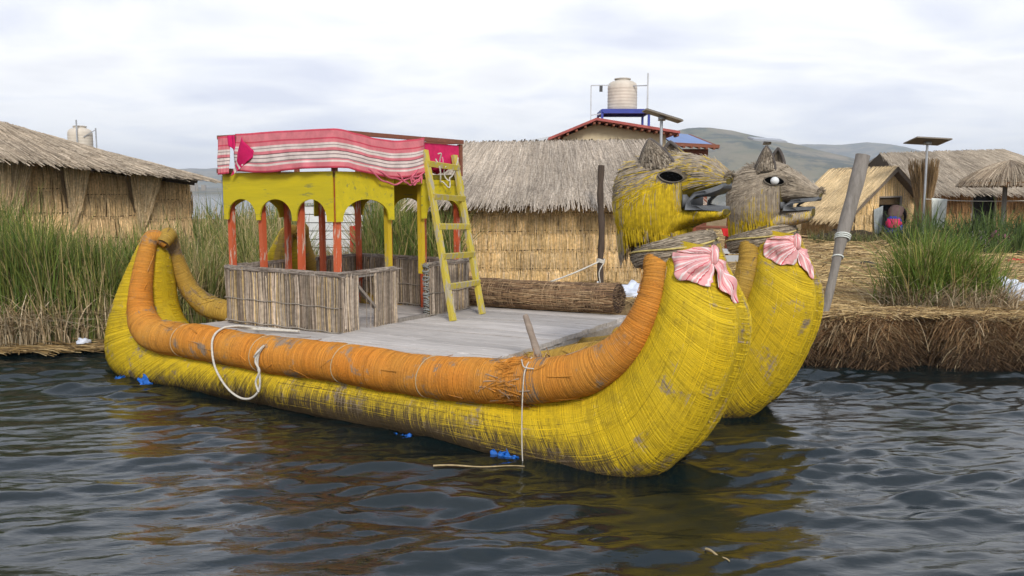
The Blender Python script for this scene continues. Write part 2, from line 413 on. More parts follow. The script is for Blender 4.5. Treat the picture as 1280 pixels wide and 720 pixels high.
mx = wn('ShaderNodeMix', data_type='RGBA'); nt.links.new(wm('SUBTRACT', .97, wm('MULTIPLY', wm('MULTIPLY', wm('SUBTRACT', sp.outputs[2], .20, True), 1.9, True), .72)), mx.inputs[0])
nt.links.new(sky.outputs[0], mx.inputs[6]); nt.links.new(sc_.outputs[0], mx.inputs[7]); nt.links.new(mx.outputs[2], bg.inputs['Color'])

sl = bpy.data.lights.new('sun', 'SUN'); sl.energy = 1.5; sl.angle = math.radians(14); sl.color = (1, .95, .88)
so = bpy.data.objects.new('sun', sl); COL.objects.link(so)
sd = Vector((math.sin(SUN_AZ) * math.cos(SUN_EL), math.cos(SUN_AZ) * math.cos(SUN_EL), math.sin(SUN_EL)))
so.rotation_euler = sd.to_track_quat('Z', 'Y').to_euler(); so.location = (0, -5, 30)

F = 1065.0
cam = bpy.data.cameras.new('camera'); co = bpy.data.objects.new('camera', cam); COL.objects.link(co); SC.camera = co
co.location = (0, 0, 2.2); co.rotation_euler = (PI / 2 - math.atan(120 / F), 0, 0)
cam.sensor_width = 36; cam.lens = 36 * F / 1280; cam.clip_start = .1; cam.clip_end = 9000
SC.view_settings.view_transform = 'Standard'; SC.view_settings.look = 'None'; SC.view_settings.gamma = 1; SC.view_settings.exposure = .94
try: SC.view_settings.use_curve_mapping = False
except Exception: pass
SC.cycles.volume_bounces = 3; SC.cycles.max_bounces = 8; SC.cycles.caustics_reflective = False; SC.cycles.caustics_refractive = False

# ================================================================== water
mb = MB()
nx, ny = 900, 640
xs = np.linspace(-9.5, 9.5, nx); ys = 2.6 + (np.linspace(0, 1, ny) ** 1.25) * 11.4
X, Y = np.meshgrid(xs, ys, indexing='ij'); Z = np.zeros_like(X)
for i in range(76):
    lam = .11 * (.95 / .11) ** U(0, 1); a = rng.normal(PI / 2 + .14, .36); kx, ky = math.cos(a) * 2 * PI / lam, math.sin(a) * 2 * PI / lam
    ph = kx * X + ky * Y + U(0, 6.28); ph = ph + .6 * np.sin(.9 * X * math.sin(a + i) + .7 * Y + i)
    Z += (.0074 * lam * (.85 + .25 * (lam > .45))) * np.sin(ph)
gust = .70 + .42 * np.clip(wob(np.stack([X, Y * 1.4, 0 * X], -1), .55, 6, 3), -1, 1)
fade = smooth(0, 1.5, 9.5 - abs(X)) * smooth(0, 1.2, 14.0 - Y) * smooth(0, .5, Y - 2.6)
Z = (Z + .2 * abs(Z)) * gust * fade
mb.grid(np.stack([X, Y, Z], -1)[:, ::1])
B = 5000.; x0, x1, y0, y1 = xs[0], xs[-1], ys[0], ys[-1]
V = np.array([[-B,-200,0],[B,-200,0],[B,B,0],[-B,B,0],[x0,y0,0],[x1,y0,0],[x1,y1,0],[x0,y1,0]])
mb.add(V, [[0,1,5,4],[1,2,6,5],[2,3,7,6],[3,0,4,7]])
w = mb.build('water', M['water'], recalc=False); tag(w, kind='structure')
w.data.flip_normals() if w.data.polygons[0].normal.z < 0 else None
mb = MB(); mb.add([[-B,-200,-2.5],[B,-200,-2.5],[B,B,-2.5],[-B,B,-2.5]], [[0,1,2,3]])
tag(mb.build('lake_bed', m_plain('lake_mud', (.02, .02, .015), .9)), kind='structure')

# ================================================================== the floating island
EDX = np.array([-60, -9, -6.4, -5.3, -4.4, -2.5, -1, 1, 2.4, 3.3, 4.2, 6.5, 9, 60.]); EDY = np.array([11.6, 11.5, 11.7, 12.0, 13.3, 13.6, 13.0, 12.4, 11.6, 10.95, 10.7, 10.55, 10.5, 10.6])
def edge(x): return np.interp(x, EDX, EDY)
def JAG(x): x = np.asarray(x, float); return .13 * wob(np.stack([x, 0 * x, 0 * x], -1), 2.2, 6, 2) + .06 * wob(np.stack([x, 0 * x, 0 * x], -1), 9, 6, 4)
def gz(x, y):
    x = np.asarray(x, float); y = np.asarray(y, float)
    b = .10 + .50 * smooth(-4.6, -1.5, x + .12 * (y - 12))
    return b + .035 * wob(np.stack([x, y, 0 * x], -1), 1.1, 6, 5) + .02 * wob(np.stack([x, y, 0 * x], -1), 4.5, 5, 9)
mb = MB(); gx = np.r_[np.linspace(-60, -10, 26), np.linspace(-9.8, 12, 220), np.linspace(12.5, 60, 30)]
gv = np.r_[-.02, 0.0, .03, .08, .15, .25, np.geomspace(.4, 60, 60)]
GX, GV = np.meshgrid(gx, gv, indexing='ij'); jag = JAG(GX)
GY = edge(GX) + GV + jag; GZ = gz(GX, GY)
GZ = np.where(GV <= 0, -.4, GZ * smooth(-.06, .25, GV) ** .5); GZ[:, 1] = .3 * gz(GX, GY)[:, 1]; GZ[:, -1] = -.5
mb.grid(np.stack([GX, GY, GZ], -1)); tag(mb.build('island_ground', M['ground']), kind='structure')

# ================================================================== hills across the lake
def hills(name, Y0, prof, depth, seed, x0, x1):
    px = np.array([p[0] for p in prof], float); pz = np.array([p[1] for p in prof], float)
    X = np.linspace(x0, x1, 260); V = np.linspace(0, 1, 46); XX, VV = np.meshgrid(X, V, indexing='ij')
    YY = Y0 + (VV - .5) * 2 * depth; pp = 640 + F * XX / Y0
    ridge = np.maximum(np.interp(pp, px, 240 - pz) / F * Y0 * 1.0, 4)
    P = np.stack([XX, YY, 0 * XX], -1)
    prof_v = np.clip(1 - abs(VV - .5) * 2, 0, 1) ** .8
    sp = wob(P, .006, 7, seed); sp2 = wob(P, .022, 7, seed + 2)
    Z = ridge * prof_v * (1 + .16 * sp * (1 - prof_v ** 3)) + ridge * .05 * sp2 * np.minimum(1, prof_v * 3) * (1 - .6 * prof_v)
    Z[:, 0] = -3; Z[:, -1] = -3
    m = MB(); m.grid(np.stack([XX, YY, Z], -1)); tag(m.build(name, M['hill']), kind='structure')
hills('hills', 1500, [(-900, 225), (60, 236), (240, 232), (300, 236), (500, 238), (700, 215), (790, 180), (835, 164), (860, 159), (885, 158), (910, 161), (935, 168), (960, 173), (1000, 182), (1040, 196), (1085, 214), (1150, 228), (1300, 236), (2200, 230)], 420, 3, -2400, 2600)
hills('distant_hills', 2900, [(-1200, 200), (0, 214), (150, 213), (215, 211), (285, 210), (380, 214), (600, 222), (800, 200), (930, 182), (990, 180), (1030, 182), (1062, 178), (1085, 177), (1110, 180), (1140, 187), (1180, 199), (1230, 209), (1280, 216), (1500, 222), (2400, 205)], 800, 8, -5200, 5400)
# the town on the far shore
mb = MB(); n = 170
for i in range(n):
    x = U(-640, -470); y = U(1130, 1330); h = U(4, 8)
    zg = max(0., (y - 1130) / 200 * 9)
    mb.box((x, y, zg + h / 2 - 2), (U(5, 10), U(5, 9), h + 4), col=np.array([.75, .72, .68]) * U(.5, 1.05))
tag(mb.build('lakeside_town', M['cream'], smooth=False), 'pale lakeside town on the far shore below the blue hills', 'town', kind='stuff')

# haze
mb = MB(); mb.box((100, 2350, 103), (12600, 5500, 214.0))
hz = mb.build('haze', None or [], smooth=False); hm = bpy.data.materials.new('haze'); hm.use_nodes = True
hn = hm.node_tree; hn.nodes.remove(hn.nodes['Principled BSDF']); pv = hn.nodes.new('ShaderNodeVolumePrincipled')
pv.inputs['Color'].default_value = (.80, .88, 1, 1); pv.inputs['Density'].default_value = .00027; pv.inputs['Anisotropy'].default_value = .2
hn.links.new(pv.outputs[0], hn.nodes['Material Output'].inputs['Volume']); hz.data.materials.append(hm); tag(hz, kind='stuff')

# ================================================================== THE BOAT
boat = thing('reed_boat', 'large yellow twin hulled reed boat with two animal head prows, plank deck and arched cabin', 'boat', BO, YAW)

# ---- hull shape
HS = np.array([  # outer x,z   inner x,z   half width
 (-3.72,1.72,-3.58,1.68,.09),(-3.80,1.63,-3.56,1.58,.14),(-3.94,1.42,-3.52,1.42,.21),(-4.16,1.08,-3.5,1.12,.29),(-4.37,.7,-3.48,.82,.36),(-4.50,.32,-3.34,.64,.41),(-4.40,-.0,-3.15,.56,.45),
 (-4.02,-.16,-2.8,.52,.48),(-3.4,-.16,-2.3,.5,.51),(-2.2,-.14,-1.6,.5,.53),(-1,-.14,-.8,.5,.53),(0,-.14,0,.5,.53),(1.0,-.14,.85,.5,.53),(1.8,-.16,1.5,.52,.53),(2.4,-.20,2.0,.58,.52),
 (2.85,-.15,2.4,.7,.51),(3.15,.05,2.66,.88,.52),(3.34,.30,2.82,1.06,.52),(3.48,.58,2.91,1.22,.50),(3.58,.86,2.96,1.36,.48),(3.62,1.1,2.98,1.5,.44),(3.6,1.28,2.98,1.62,.39),(3.52,1.47,2.96,1.72,.31),(3.44,1.62,2.93,1.8,.28),(3.38,1.8,2.9,1.9,.26)])
class HullSurf:
    def __init__(s):
        D = catmull(np.c_[HS[:, 0], HS[:, 1] * 0, HS[:, 1], HS[:, 2], HS[:, 3], HS[:, 4]], 420)
        s.x = np.linspace(0, 1, 420); s.o = D[:, [0, 1, 2]]; s.i = np.c_[D[:, 3], D[:, 1], D[:, 4]]; s.w = D[:, 5]
        s.len = np.linalg.norm(np.diff(s.o, axis=0), axis=1).sum()
    def _i(s, A, q): return np.stack([np.interp(q, s.x, A[:, j]) for j in range(3)], -1)
    def centre(s, q, th): return (s._i(s.o, q) + s._i(s.i, q)) / 2
    def P(s, q, th):
        o, i = s._i(s.o, q), s._i(s.i, q); c = (o + i) / 2; e = (i - o) / 2; w = np.interp(q, s.x, s.w)
        cs, sn = np.cos(th), np.sin(th)
        fr = smooth(.60, .74, q); cs2 = np.where(cs < 0, -np.abs(cs) ** (.93 - .36 * fr), np.abs(cs) ** .93); sn2 = np.sign(sn) * np.abs(sn) ** .93
        tm = np.mod(th, 2 * PI) - PI
        g = 1 - .17 * smooth(.55, .75, q) * np.exp(-(tm / .24) ** 2) + .012 * np.sin(9 * q * 6 + th * 2)
        return c + e * (cs2 * g)[..., None] + np.stack([0 * w, w * sn2, 0 * w], -1) * (1 + .012 * np.sin(40 * q + 3 * th))[..., None] + e * (.012 * np.sin(23 * q + 2.1 * th) * np.sin(57 * q + th) + .010 * np.sin(th * 11 + 4 * np.sin(9 * q)) * np.abs(sn))[..., None]
HSF = HullSurf()
def hull_mesh(parent, yo, label=None):
    m = MB(); q = np.linspace(0, 1, 300); th = np.linspace(0, 2 * PI, 56, endpoint=False); Q, T = np.meshgrid(q, th, indexing='ij')
    P = HSF.P(Q, T); m.grid(P, cv=True, col=(.25, .08, 0))
    for e in (0, -1):
        V = np.concatenate([P[e], P[e].mean(0)[None]]); i = np.arange(56); m.add(V, tris=np.stack([i, (i + 1) % 56, np.full(56, 56)], 1), col=(.05, .6, 0))
    for sgn in (1, -1):
        n = 660; q0 = (np.arange(n) + U(-.18, .18, n)) / n * .988 + .005
        a = U(.25, .45, n); b = U(2.9, 3.12, n); b = np.where(U(0, 1, n) < .22, U(2.3, 2.9, n), b); a = np.where(U(0, 1, n) < .1, U(.5, 1.3, n), a)
        a, b = np.where(sgn > 0, a, 2 * PI - a), np.where(sgn > 0, b, 2 * PI - b)
        surf_strands(m, HSF, q0, q0 + rng.normal(0, .0007, n), a, b, 20, U(.0052, .0078, n), .0055, U(-.001, .0015, n), np.stack([np.clip(rng.normal(.62, .15, n), .1, 1.0), 0.05 * (U(0, 1, n) < .1), 0 * q0], 1))
        n = 1300; q0 = U(.004, .992, n); 
        a = U(.06, .9, n) * (U(0, 1, n) < .45) + .1; b = np.where(U(0, 1, n) < .6, U(2.75, 3.1, n), U(2.2, 2.9, n))
        a, b = np.where(sgn > 0, a, 2 * PI - a), np.where(sgn > 0, b, 2 * PI - b)
        tint = np.clip(rng.normal(.60, .20, n), .05, 1.05)
        surf_strands(m, HSF, q0, q0 + rng.normal(0, .0012, n), a, b, 14, U(.0016, .0034, n), .0026, U(.001, .0065, n), np.stack([tint, 0.04 * (U(0, 1, n) < .1), 0 * tint], 1), tiplift=np.where(U(0, 1, n) < .03, U(0, .02, n), 0))
        # long reeds showing between the bindings at the bow
        n2 = 700; q0 = U(.45, .9, n2); t0 = U(.4, 3.0, n2); t0 = t0 if sgn > 0 else 2 * PI - t0
        surf_strands(m, HSF, q0, q0 + U(.03, .12, n2), t0, t0 + rng.normal(0, .05, n2), 8, U(.0015, .003, n2), .0025, U(.002, .0055, n2), np.stack([np.clip(rng.normal(.55, .3, n2), 0, 1.1), .1 * U(0, 1, n2), 0 * q0], 1))
    V = m
    o = V.build('hull', M['yellow_reed'], parent); o.location = (0, yo, 0)
    if label: o['label'] = label
    return o
hull_a = hull_mesh(boat, 0)
hull_b = hull_a.copy(); COL.objects.link(hull_b); hull_b.parent = boat; hull_b.location = (.06, 2.1, 0)
bvh_h = None

# ---- gunwale rolls
near_roll = [(-3.46,.03,1.60,.07),(-3.50,-.03,1.66,.075),(-3.56,-.09,1.67,.085),(-3.58,-.14,1.58,.092),(-3.57,-.21,1.36,.108),(-3.56,-.28,1.06,.128),(-3.50,-.33,.80,.152),(-3.32,-.38,.63,.178),(-3.0,-.41,.555,.19),(-2,-.42,.545,.19),(-.6,-.42,.55,.19),(.5,-.42,.555,.19),(1.4,-.42,.585,.19),(2.03,-.42,.645,.187),(2.48,-.41,.775,.168),(2.80,-.38,1.01,.142),(2.955,-.34,1.28,.118),(3.0,-.275,1.53,.102),(2.98,-.225,1.69,.095),(2.955,-.195,1.77,.085)]
inner_roll = [(-3.44,-.04,1.60,.075),(-3.46,.02,1.66,.085),(-3.54,.12,1.68,.09),(-3.62,.20,1.54,.095),(-3.65,.30,1.30,.105),(-3.61,.42,1.00,.115),(-3.44,.52,.80,.128),(-3.11,.57,.73,.135),(-2.75,.58,.68,.14),(-2.2,.55,.50,.15),(-1.2,.46,.44,.16),(.2,.42,.44,.165),(1.2,.42,.47,.17),(1.6,.42,.54,.18),(2.03,.42,.645,.187),(2.48,.40,.775,.175),(2.80,.36,1.01,.16),(2.945,.315,1.28,.14),(2.985,.25,1.53,.125),(2.95,.19,1.72,.11),(2.90,.15,1.86,.105)]
def roll(path, parent, mt, worn=True, n=1500, endcol=(.1, .6, 0)):
    D = catmull(path, 300); xx = D[:, 0]; D[:, 3] *= 1 + .022 * np.sin(xx * 5.3 + 1) + .016 * np.sin(xx * 11.7 + path[5][1] * 9)
    for xb in (-2.55, -1.25, .93, -.1): D[:, 3] *= 1 - .05 * np.exp(-((xx - xb) / .05) ** 2) * (D[:, 2] < .9)
    D[:, 2] += .010 * np.sin(xx * 2.9 + 2); S = TubeSurf(D[:, :3], D[:, 3])
    m = MB(); q = np.linspace(0, 1, 300); th = np.linspace(0, 2 * PI, 28, endpoint=False); Q, T = np.meshgrid(q, th, indexing='ij')
    P = S.P(Q, T); 
    def wornf(x): return .30 * smooth(1.62, 1.80, x) * (1 - smooth(2.08, 2.2, x)) + .16 * np.exp(-((x - 1.12) / .07) ** 2) + .12 * np.exp(-((x + 2.55) / .2) ** 2) if worn else 0 * x
    c = np.stack([np.full(Q.shape, .28), wornf(P[..., 0]) * (P[..., 2] < 1.0) + .1, 0 * Q], -1)
    m.grid(P, cv=True, col=c)
    for e in (0, -1):
        V = np.concatenate([P[e], P[e].mean(0)[None]]); i = np.arange(28); m.add(V, tris=np.stack([i, (i + 1) % 28, np.full(28, 28)], 1), col=endcol)
    q0 = U(.0, 1, n); t0 = U(0, 2 * PI, n); xx = np.interp(q0, S.x, S.C[:, 0]); keep = (U(0, 1, n) > wornf(xx) * 2.2) | (q0 > .75); q0, t0 = q0[keep], t0[keep]; k = len(q0)
    nr = int(S.len / .013); qr = (np.arange(nr) + U(-.2, .2, nr)) / nr; tr = U(0, 2 * PI, nr); kr = U(0, 1, nr) > wornf(np.interp(qr, S.x, S.C[:, 0])) * 2.6; kr |= qr > .75; qr, tr = qr[kr], tr[kr]; nr = len(qr)
    surf_strands(m, S, qr, qr + rng.normal(0, .0006, nr), tr, tr + U(5.4, 6.28, nr), 26, U(.0038, .0058, nr), .004, U(-.001, .001, nr), np.stack([np.clip(rng.normal(.60, .14, nr), .05, 1.0), .06 * (U(0, 1, nr) < .15), 0 * qr], 1))
    surf_strands(m, S, q0, q0 + rng.normal(0, .001, k), t0, t0 + U(1.0, 3.5, k), 10, U(.0014, .003, k), .0022, U(.001, .004, k), np.stack([np.clip(rng.normal(.58, .22, k), .05, 1.1), 0 * q0, 0 * q0], 1))
    # lengthwise straw, most of it where the paint has rubbed away
    k = 260; q0 = np.r_[U(0, .97, k // 3), np.interp(U(1.55, 2.15, k - k // 3), S.C[60:230, 0], S.x[60:230]) if worn else U(0, .97, k - k // 3)]; t0 = U(0, 2 * PI, k)
    surf_strands(m, S, q0, q0 + U(.008, .03, k), t0, t0 + rng.normal(0, .25, k), 5, U(.003, .006, k), .005, U(.002, .012, k), np.stack([np.clip(rng.normal(.6, .3, k), .05, 1.1), .3 * U(.3, 1, k), 0 * q0], 1), tiplift=U(0, .03, k))
    o = m.build('gunwale_roll', mt, parent); return o, S
near_obj, NR = roll(near_roll, hull_a, M['orange_reed']); near_obj['label'] = 'orange painted gunwale roll on the water side'
inner_obj, IR = roll(inner_roll, hull_a, M['ochre_reed'], worn=False); inner_obj['label'] = 'dull ochre gunwale roll on the cabin side'
low = lambda path: [(x, y, z if (x < -2.9 or x > 1.7) else min(z, .46 + .08 * max(0, (x - 1.2) / .5)), r if (x < -2.9 or x > 1.7) else min(r, .165)) for x, y, z, r in path]
o, _ = roll(low(near_roll), hull_b, M['ochre_reed'], worn=False, n=2200); o['label'] = 'ochre gunwale roll of the far hull, mostly under the deck'
c = inner_obj.copy(); COL.objects.link(c); c.parent = hull_b
# string bands round the near roll
for x in (-2.55, -1.25, .93, -.1):
    m = MB(); q = np.interp(x, NR.C[60:230, 0], NR.x[60:230]); th = np.linspace(0, 2 * PI, 40); 
    P = NR.P(np.full(40, q) + .004 * np.sin(th), th); P = P + unit(P - NR.centre(np.full(40, q), th)) * .004
    m.tube(P, .0045, 6, caps=False, col=(.80, .68, .48)); m.build('string_band', M['rope'], hull_a)
# scraps of blue sheet poking out at the waterline
def scrap(x, y, sx, sz, hull, z=.0):
    m = MB(); u, v = np.meshgrid(np.linspace(-1, 1, 16), np.linspace(0, 1, 10), indexing='ij')
    P = np.stack([x + u * sx * (1 - .4 * v), y - .05 * v + .02 * np.sin(9 * u + 4 * v), z - .04 + sz * (1 - v) * (1 - .5 * abs(u)) + .02 * np.sin(13 * u + 7 * v)], -1)
    P = P + .02 * np.stack([wob(P, 25, 5, i) for i in range(3)], -1); m.grid(P); m.build('tarp_scrap', M['tarp'], hull, solid=.004)
scrap(-3.22, -.50, .10, .13, hull_a); scrap(-3.72, -.47, .09, .05, hull_a); scrap(1.78, -.52, .15, .09, hull_a); scrap(.72, -.5, .15, .05, hull_a)

# ---- animal heads
def lerp_st(st, n):
    return catmull(np.array(st, float), n)
class LoftX:
    "stations (x, ztop, zbot, halfwidth)"
    def __init__(s, st, ex=.9):
        s.D = lerp_st(st, 120); s.x = np.linspace(0, 1, 120); s.ex = ex
    def centre(s, q, th):
        f = lambda j: np.interp(q, s.x, s.D[:, j]); return np.stack([f(0), 0 * f(0), (f(1) + f(2)) / 2], -1)
    def P(s, q, th):
        f = lambda j: np.interp(q, s.x, s.D[:, j]); c = s.centre(q, th); h = (f(1) - f(2)) / 2; w = f(3)
        pw = lambda a: np.sign(a) * np.abs(a) ** s.ex
        return c + np.stack([0 * w, w * pw(np.sin(th)), h * pw(np.cos(th))], -1)
HEAD_A = dict(sk=[(2.545,2.27,2.12,.04),(2.57,2.33,1.95,.14),(2.63,2.40,1.83,.215),(2.72,2.45,1.76,.262),(2.84,2.48,1.74,.285),(2.96,2.495,1.75,.285),(3.06,2.495,1.80,.265),(3.12,2.49,1.90,.24),(3.17,2.485,2.02,.215)],
  sn=[(3.04,2.475,2.10,.18),(3.14,2.475,2.13,.20),(3.24,2.465,2.165,.20),(3.34,2.435,2.19,.18),(3.40,2.39,2.21,.155),(3.44,2.355,2.23,.125),(3.46,2.31,2.26,.06)],
  jw=[(3.02,2.085,1.80,.23),(3.12,2.085,1.90,.215),(3.22,2.085,1.955,.19),(3.32,2.085,1.98,.16),(3.41,2.08,2.0,.13),(3.45,2.07,2.03,.08)],
  eye=(3.095,2.315), ear=(2.96,2.37,2.60,-.06,.15), collar=3.03, corner=(3.255,2.10))
HEAD_B = dict(sk=[(2.69,2.27,2.1,.04),(2.72,2.33,1.95,.14),(2.78,2.38,1.84,.215),(2.88,2.43,1.76,.262),(2.98,2.46,1.74,.285),(3.08,2.475,1.76,.28),(3.16,2.475,1.80,.265),(3.22,2.46,1.88,.24),(3.26,2.44,1.97,.215)],
  sn=[(3.12,2.46,2.03,.17),(3.22,2.44,2.08,.195),(3.32,2.39,2.095,.185),(3.42,2.325,2.11,.155),(3.51,2.265,2.12,.125),(3.56,2.23,2.125,.10),(3.58,2.20,2.15,.05)],
  jw=[(3.10,2.03,1.80,.22),(3.2,2.035,1.84,.2),(3.3,2.04,1.87,.17),(3.4,2.045,1.90,.145),(3.48,2.05,1.925,.115),(3.52,2.045,1.97,.07)],
  eye=(3.205,2.305), ear=(3.09,2.39,2.63,.02,.10), collar=3.03, corner=(3.34,2.055))
YL = np.array([.60, .42, .012]); YD = np.array([.46, .31, .02]); GR = np.array([.43, .36, .27]); GD = np.array([.25, .20, .145]); OL = np.array([.24, .18, .03])
def head(hull, grey, white_eye, label, H):
    m = MB(); SK, SN, JW = LoftX(H['sk'], .9), LoftX(H['sn'], .8), LoftX(H['jw'], .8); ex, ez = H['eye']; dx = H['sk'][4][0] - 2.84
    base_y = np.array([.30, .215, .012])
    for S in (SK, SN, JW):
        Q, T = np.meshgrid(np.linspace(0, 1, 48), np.linspace(0, 2 * PI, 40, endpoint=False), indexing='ij'); P = S.P(Q, T)
        zz = P[..., 2] + .05 * wob(P, 12, 6, 3); f = (smooth(2.36, 2.16, zz) if grey < .5 else .5 * smooth(2.02, 1.86, zz))[..., None]
        m.grid(P, cv=True, col=GD * .75 * (1 - f) + base_y * f)
        for e in (0, -1):
            V = np.concatenate([P[e], P[e].mean(0)[None]]); i = np.arange(40); m.add(V, tris=np.stack([i, (i + 1) % 40, np.full(40, 40)], 1), col=OL * .5)
    def colour(p, n):
        z = p[:, 2]; x = p[:, 0] - dx
        if grey < .5:
            f = smooth(2.38, 2.20, z + .09 * wob(p, 7, 6, 4) + .03 * rng.normal(0, 1, n) + .10 * smooth(2.95, 2.75, x))
            f = np.maximum(f * (1 - .55 * (wob(p, 11, 6, 9) > .75)), .20 * (wob(p, 9, 5, 2) > .1)) * smooth(1.72, 1.80, z + .02 * rng.normal(0, 1, n))
        else:
            f = smooth(2.06, 1.88, z + .09 * wob(p, 9, 6, 6) + .05 * rng.normal(0, 1, n) + .12 * smooth(2.85, 2.65, x)) * .92
        f = (U(0, 1, n) < f)[:, None]; k = U(0, 1, (n, 1)) ** 1.6; k2 = U(0, 1, (n, 1))
        return np.where(f, YL * (1 - k) + YD * k, GR * (1 - k2) + GD * k2) * (1 + rng.normal(0, .12, (n, 1)))
    rej = lambda p: ((p[..., 0] - ex) / .112) ** 2 + ((p[..., 2] - ez) / .050) ** 2 < 1
    # cheeks and nape: reeds hanging down
    n = 8500; q = U(.0, .96, n) ** .9; sg = np.where(U(0, 1, n) < .5, 1, -1); t0 = U(.45, 2.3, n); t1 = np.minimum(t0 + U(.3, 1.0, n), 2.75)
    q1 = q + rng.normal(0, .005, n) - .12 * smooth(1.5, .6, t0) * U(.3, 1, n)
    surf_strands(m, SK, q, np.clip(q1, .01, .97), t0 * sg, t1 * sg, 8, U(.0018, .0036, n), .003, U(.0, .006, n), colour(SK.P(q, (t0 + t1) / 2 * sg), n), tiplift=U(-.002, .003, n), rej=rej)
    # brow and crown: reeds swept back from the snout
    n = 3000; q = U(.5, .98, n); t0 = U(-1.3, 1.3, n); q1 = q - U(.15, .4, n); t1 = t0 * U(1.0, 1.35, n)
    surf_strands(m, SK, q, np.clip(q1, .02, 1), t0, t1, 7, U(.0018, .0036, n), .003, U(.002, .010, n), colour(SK.P((q + q1) / 2, (t0 + t1) / 2), n), tiplift=np.where(U(0, 1, n) < .1, U(0, .04, n), U(0, .008, n)), rej=rej)
    n = 2800; q = U(.12, 1.0, n); t0 = U(-1.95, 1.95, n); q1 = q - U(.2, .6, n)
    surf_strands(m, SN, q, np.clip(q1, 0, 1), t0, t0 * 1.04 + rng.normal(0, .08, n), 6, U(.0016, .0033, n), .003, U(.0, .007, n), colour(SN.P(np.clip((q + q1) / 2, 0, 1), t0), n), tiplift=np.where(U(0, 1, n) < .1, U(0, .03, n), U(0, .006, n)), rej=rej)
    n = 2200; q = U(.05, .99, n); sg = np.where(U(0, 1, n) < .5, 1, -1); t0 = U(1.2, 2.4, n)
    pj = JW.P(q, t0 * sg); cj = colour(pj, n) if grey < .5 else np.where((U(0, 1, n) < .25)[:, None], YL, GR * 1.15) * (1 + rng.normal(0, .12, (n, 1)))
    surf_strands(m, JW, q, q - U(0, .05, n), t0 * sg, (t0 + U(.4, .9, n)) * sg, 6, U(.0018, .0036, n), .003, U(.0, .005, n), cj)
    # bristles on the tip of the nose and tufts on the crown
    n = 90; q = np.full(n, .93); t0 = U(-1.6, 1.6, n); p = SN.P(q, t0); d = unit(np.stack([U(.4, 1, n), U(-.5, .5, n), U(-.3, .6, n)], 1)); L = U(.02, .06, n)[:, None]
    n2 = 160; p2 = SK.P(U(.5, .85, n2), U(-.7, .7, n2)); p = np.r_[p, p2]; d = np.r_[d, unit(np.stack([-U(.3, 1, n2), U(-.5, .5, n2), U(.1, .8, n2)], 1))]; L = np.r_[L, U(.02, .09, n2)[:, None]]
    PP = np.stack([p, p + d * L * .5, p + d * L], 1); sd = unit(np.cross(d, [0, 1., .3])); m.strips(PP, np.repeat(sd[:, None], 3, 1), np.repeat(np.cross(sd, d)[:, None], 3, 1), .002, .002, palette(GR, GD)(len(p)))
    # fringe of reed ends below the nape and jaw
    n = 1300; a = U(0, 2 * PI, n); r = U(.96, 1.04, n); cx = 2.86 + dx
    P0 = np.stack([cx + np.cos(a) * .29 * r, .262 * np.sin(a) * r, U(1.85, 1.97, n)], 1); back = smooth(2.80, 2.58, P0[:, 0] - dx); L = U(.04, .10, n) + back * U(.06, .21, n)
    t = np.linspace(0, 1, 4)[None, :, None]; D = np.stack([.10 * back + .06 * (1 - back), -.12 * np.sin(a), -np.ones(n)], 1); PP = P0[:, None] + D[:, None] * (t * L[:, None, None]); nr = np.stack([np.cos(a), np.sin(a), 0 * a], 1); sd = unit(np.cross(nr, D))
    m.strips(PP, np.repeat(sd[:, None], 4, 1), np.repeat(nr[:, None], 4, 1), U(.0018, .004, n)[:, None] * np.array([1, 1, .9, .4])[None], .003, colour(PP[:, 2], n) * .95)
    h = m.build('animal_head', M['straw'], hull); h['label'] = label
    # collar of grey reeds with a tie
    c = MB(); k = 46; th = np.linspace(0, 2 * PI, k, endpoint=False); cxs = H['collar']; tz = lambda z, a: z - .012 + .075 * np.cos(a)
    ring = [np.stack([cxs + np.cos(th) * r_, np.sin(th) * (r_ - .025), tz(z_, th)], 1) for r_, z_ in ((.24, 1.85), (.315, 1.82), (.332, 1.77), (.315, 1.70), (.24, 1.67))]; c.grid(np.array(ring), cv=True, col=GD)
    n = 700; a = U(0, 2 * PI, n); da = U(.3, .9, n); t = np.linspace(0, 1, 7)[None]; aa = a[:, None] + da[:, None] * t; zz_ = U(1.675, 1.845, n)[:, None] + U(-.02, .02, n)[:, None] * t; R_ = .329 - 5 * (zz_ - 1.765) ** 2 + U(0, .010, n)[:, None]
    PP = np.stack([cxs + np.cos(aa) * R_, np.sin(aa) * (R_ - .025), tz(zz_, aa)], -1); nr = np.stack([np.cos(aa), np.sin(aa), 0 * aa], -1); c.strips(PP, unit(np.cross(nr, unit(np.gradient(PP, axis=1)))), nr, .003, .004, palette(GR * .85, GR * .6, GR * .95, GD * .8)(n))
    c.tube(np.stack([cxs + np.cos(th) * .346, np.sin(th) * .320, tz(1.775 + .02 * np.sin(2 * th), th)], 1), .008, 6, col=(.52, .42, .15), caps=False); c.build('collar', M['straw'], hull)
    # ears: curved shells with a dark rim
    bx, zb, zt_, lean, hw = H['ear']
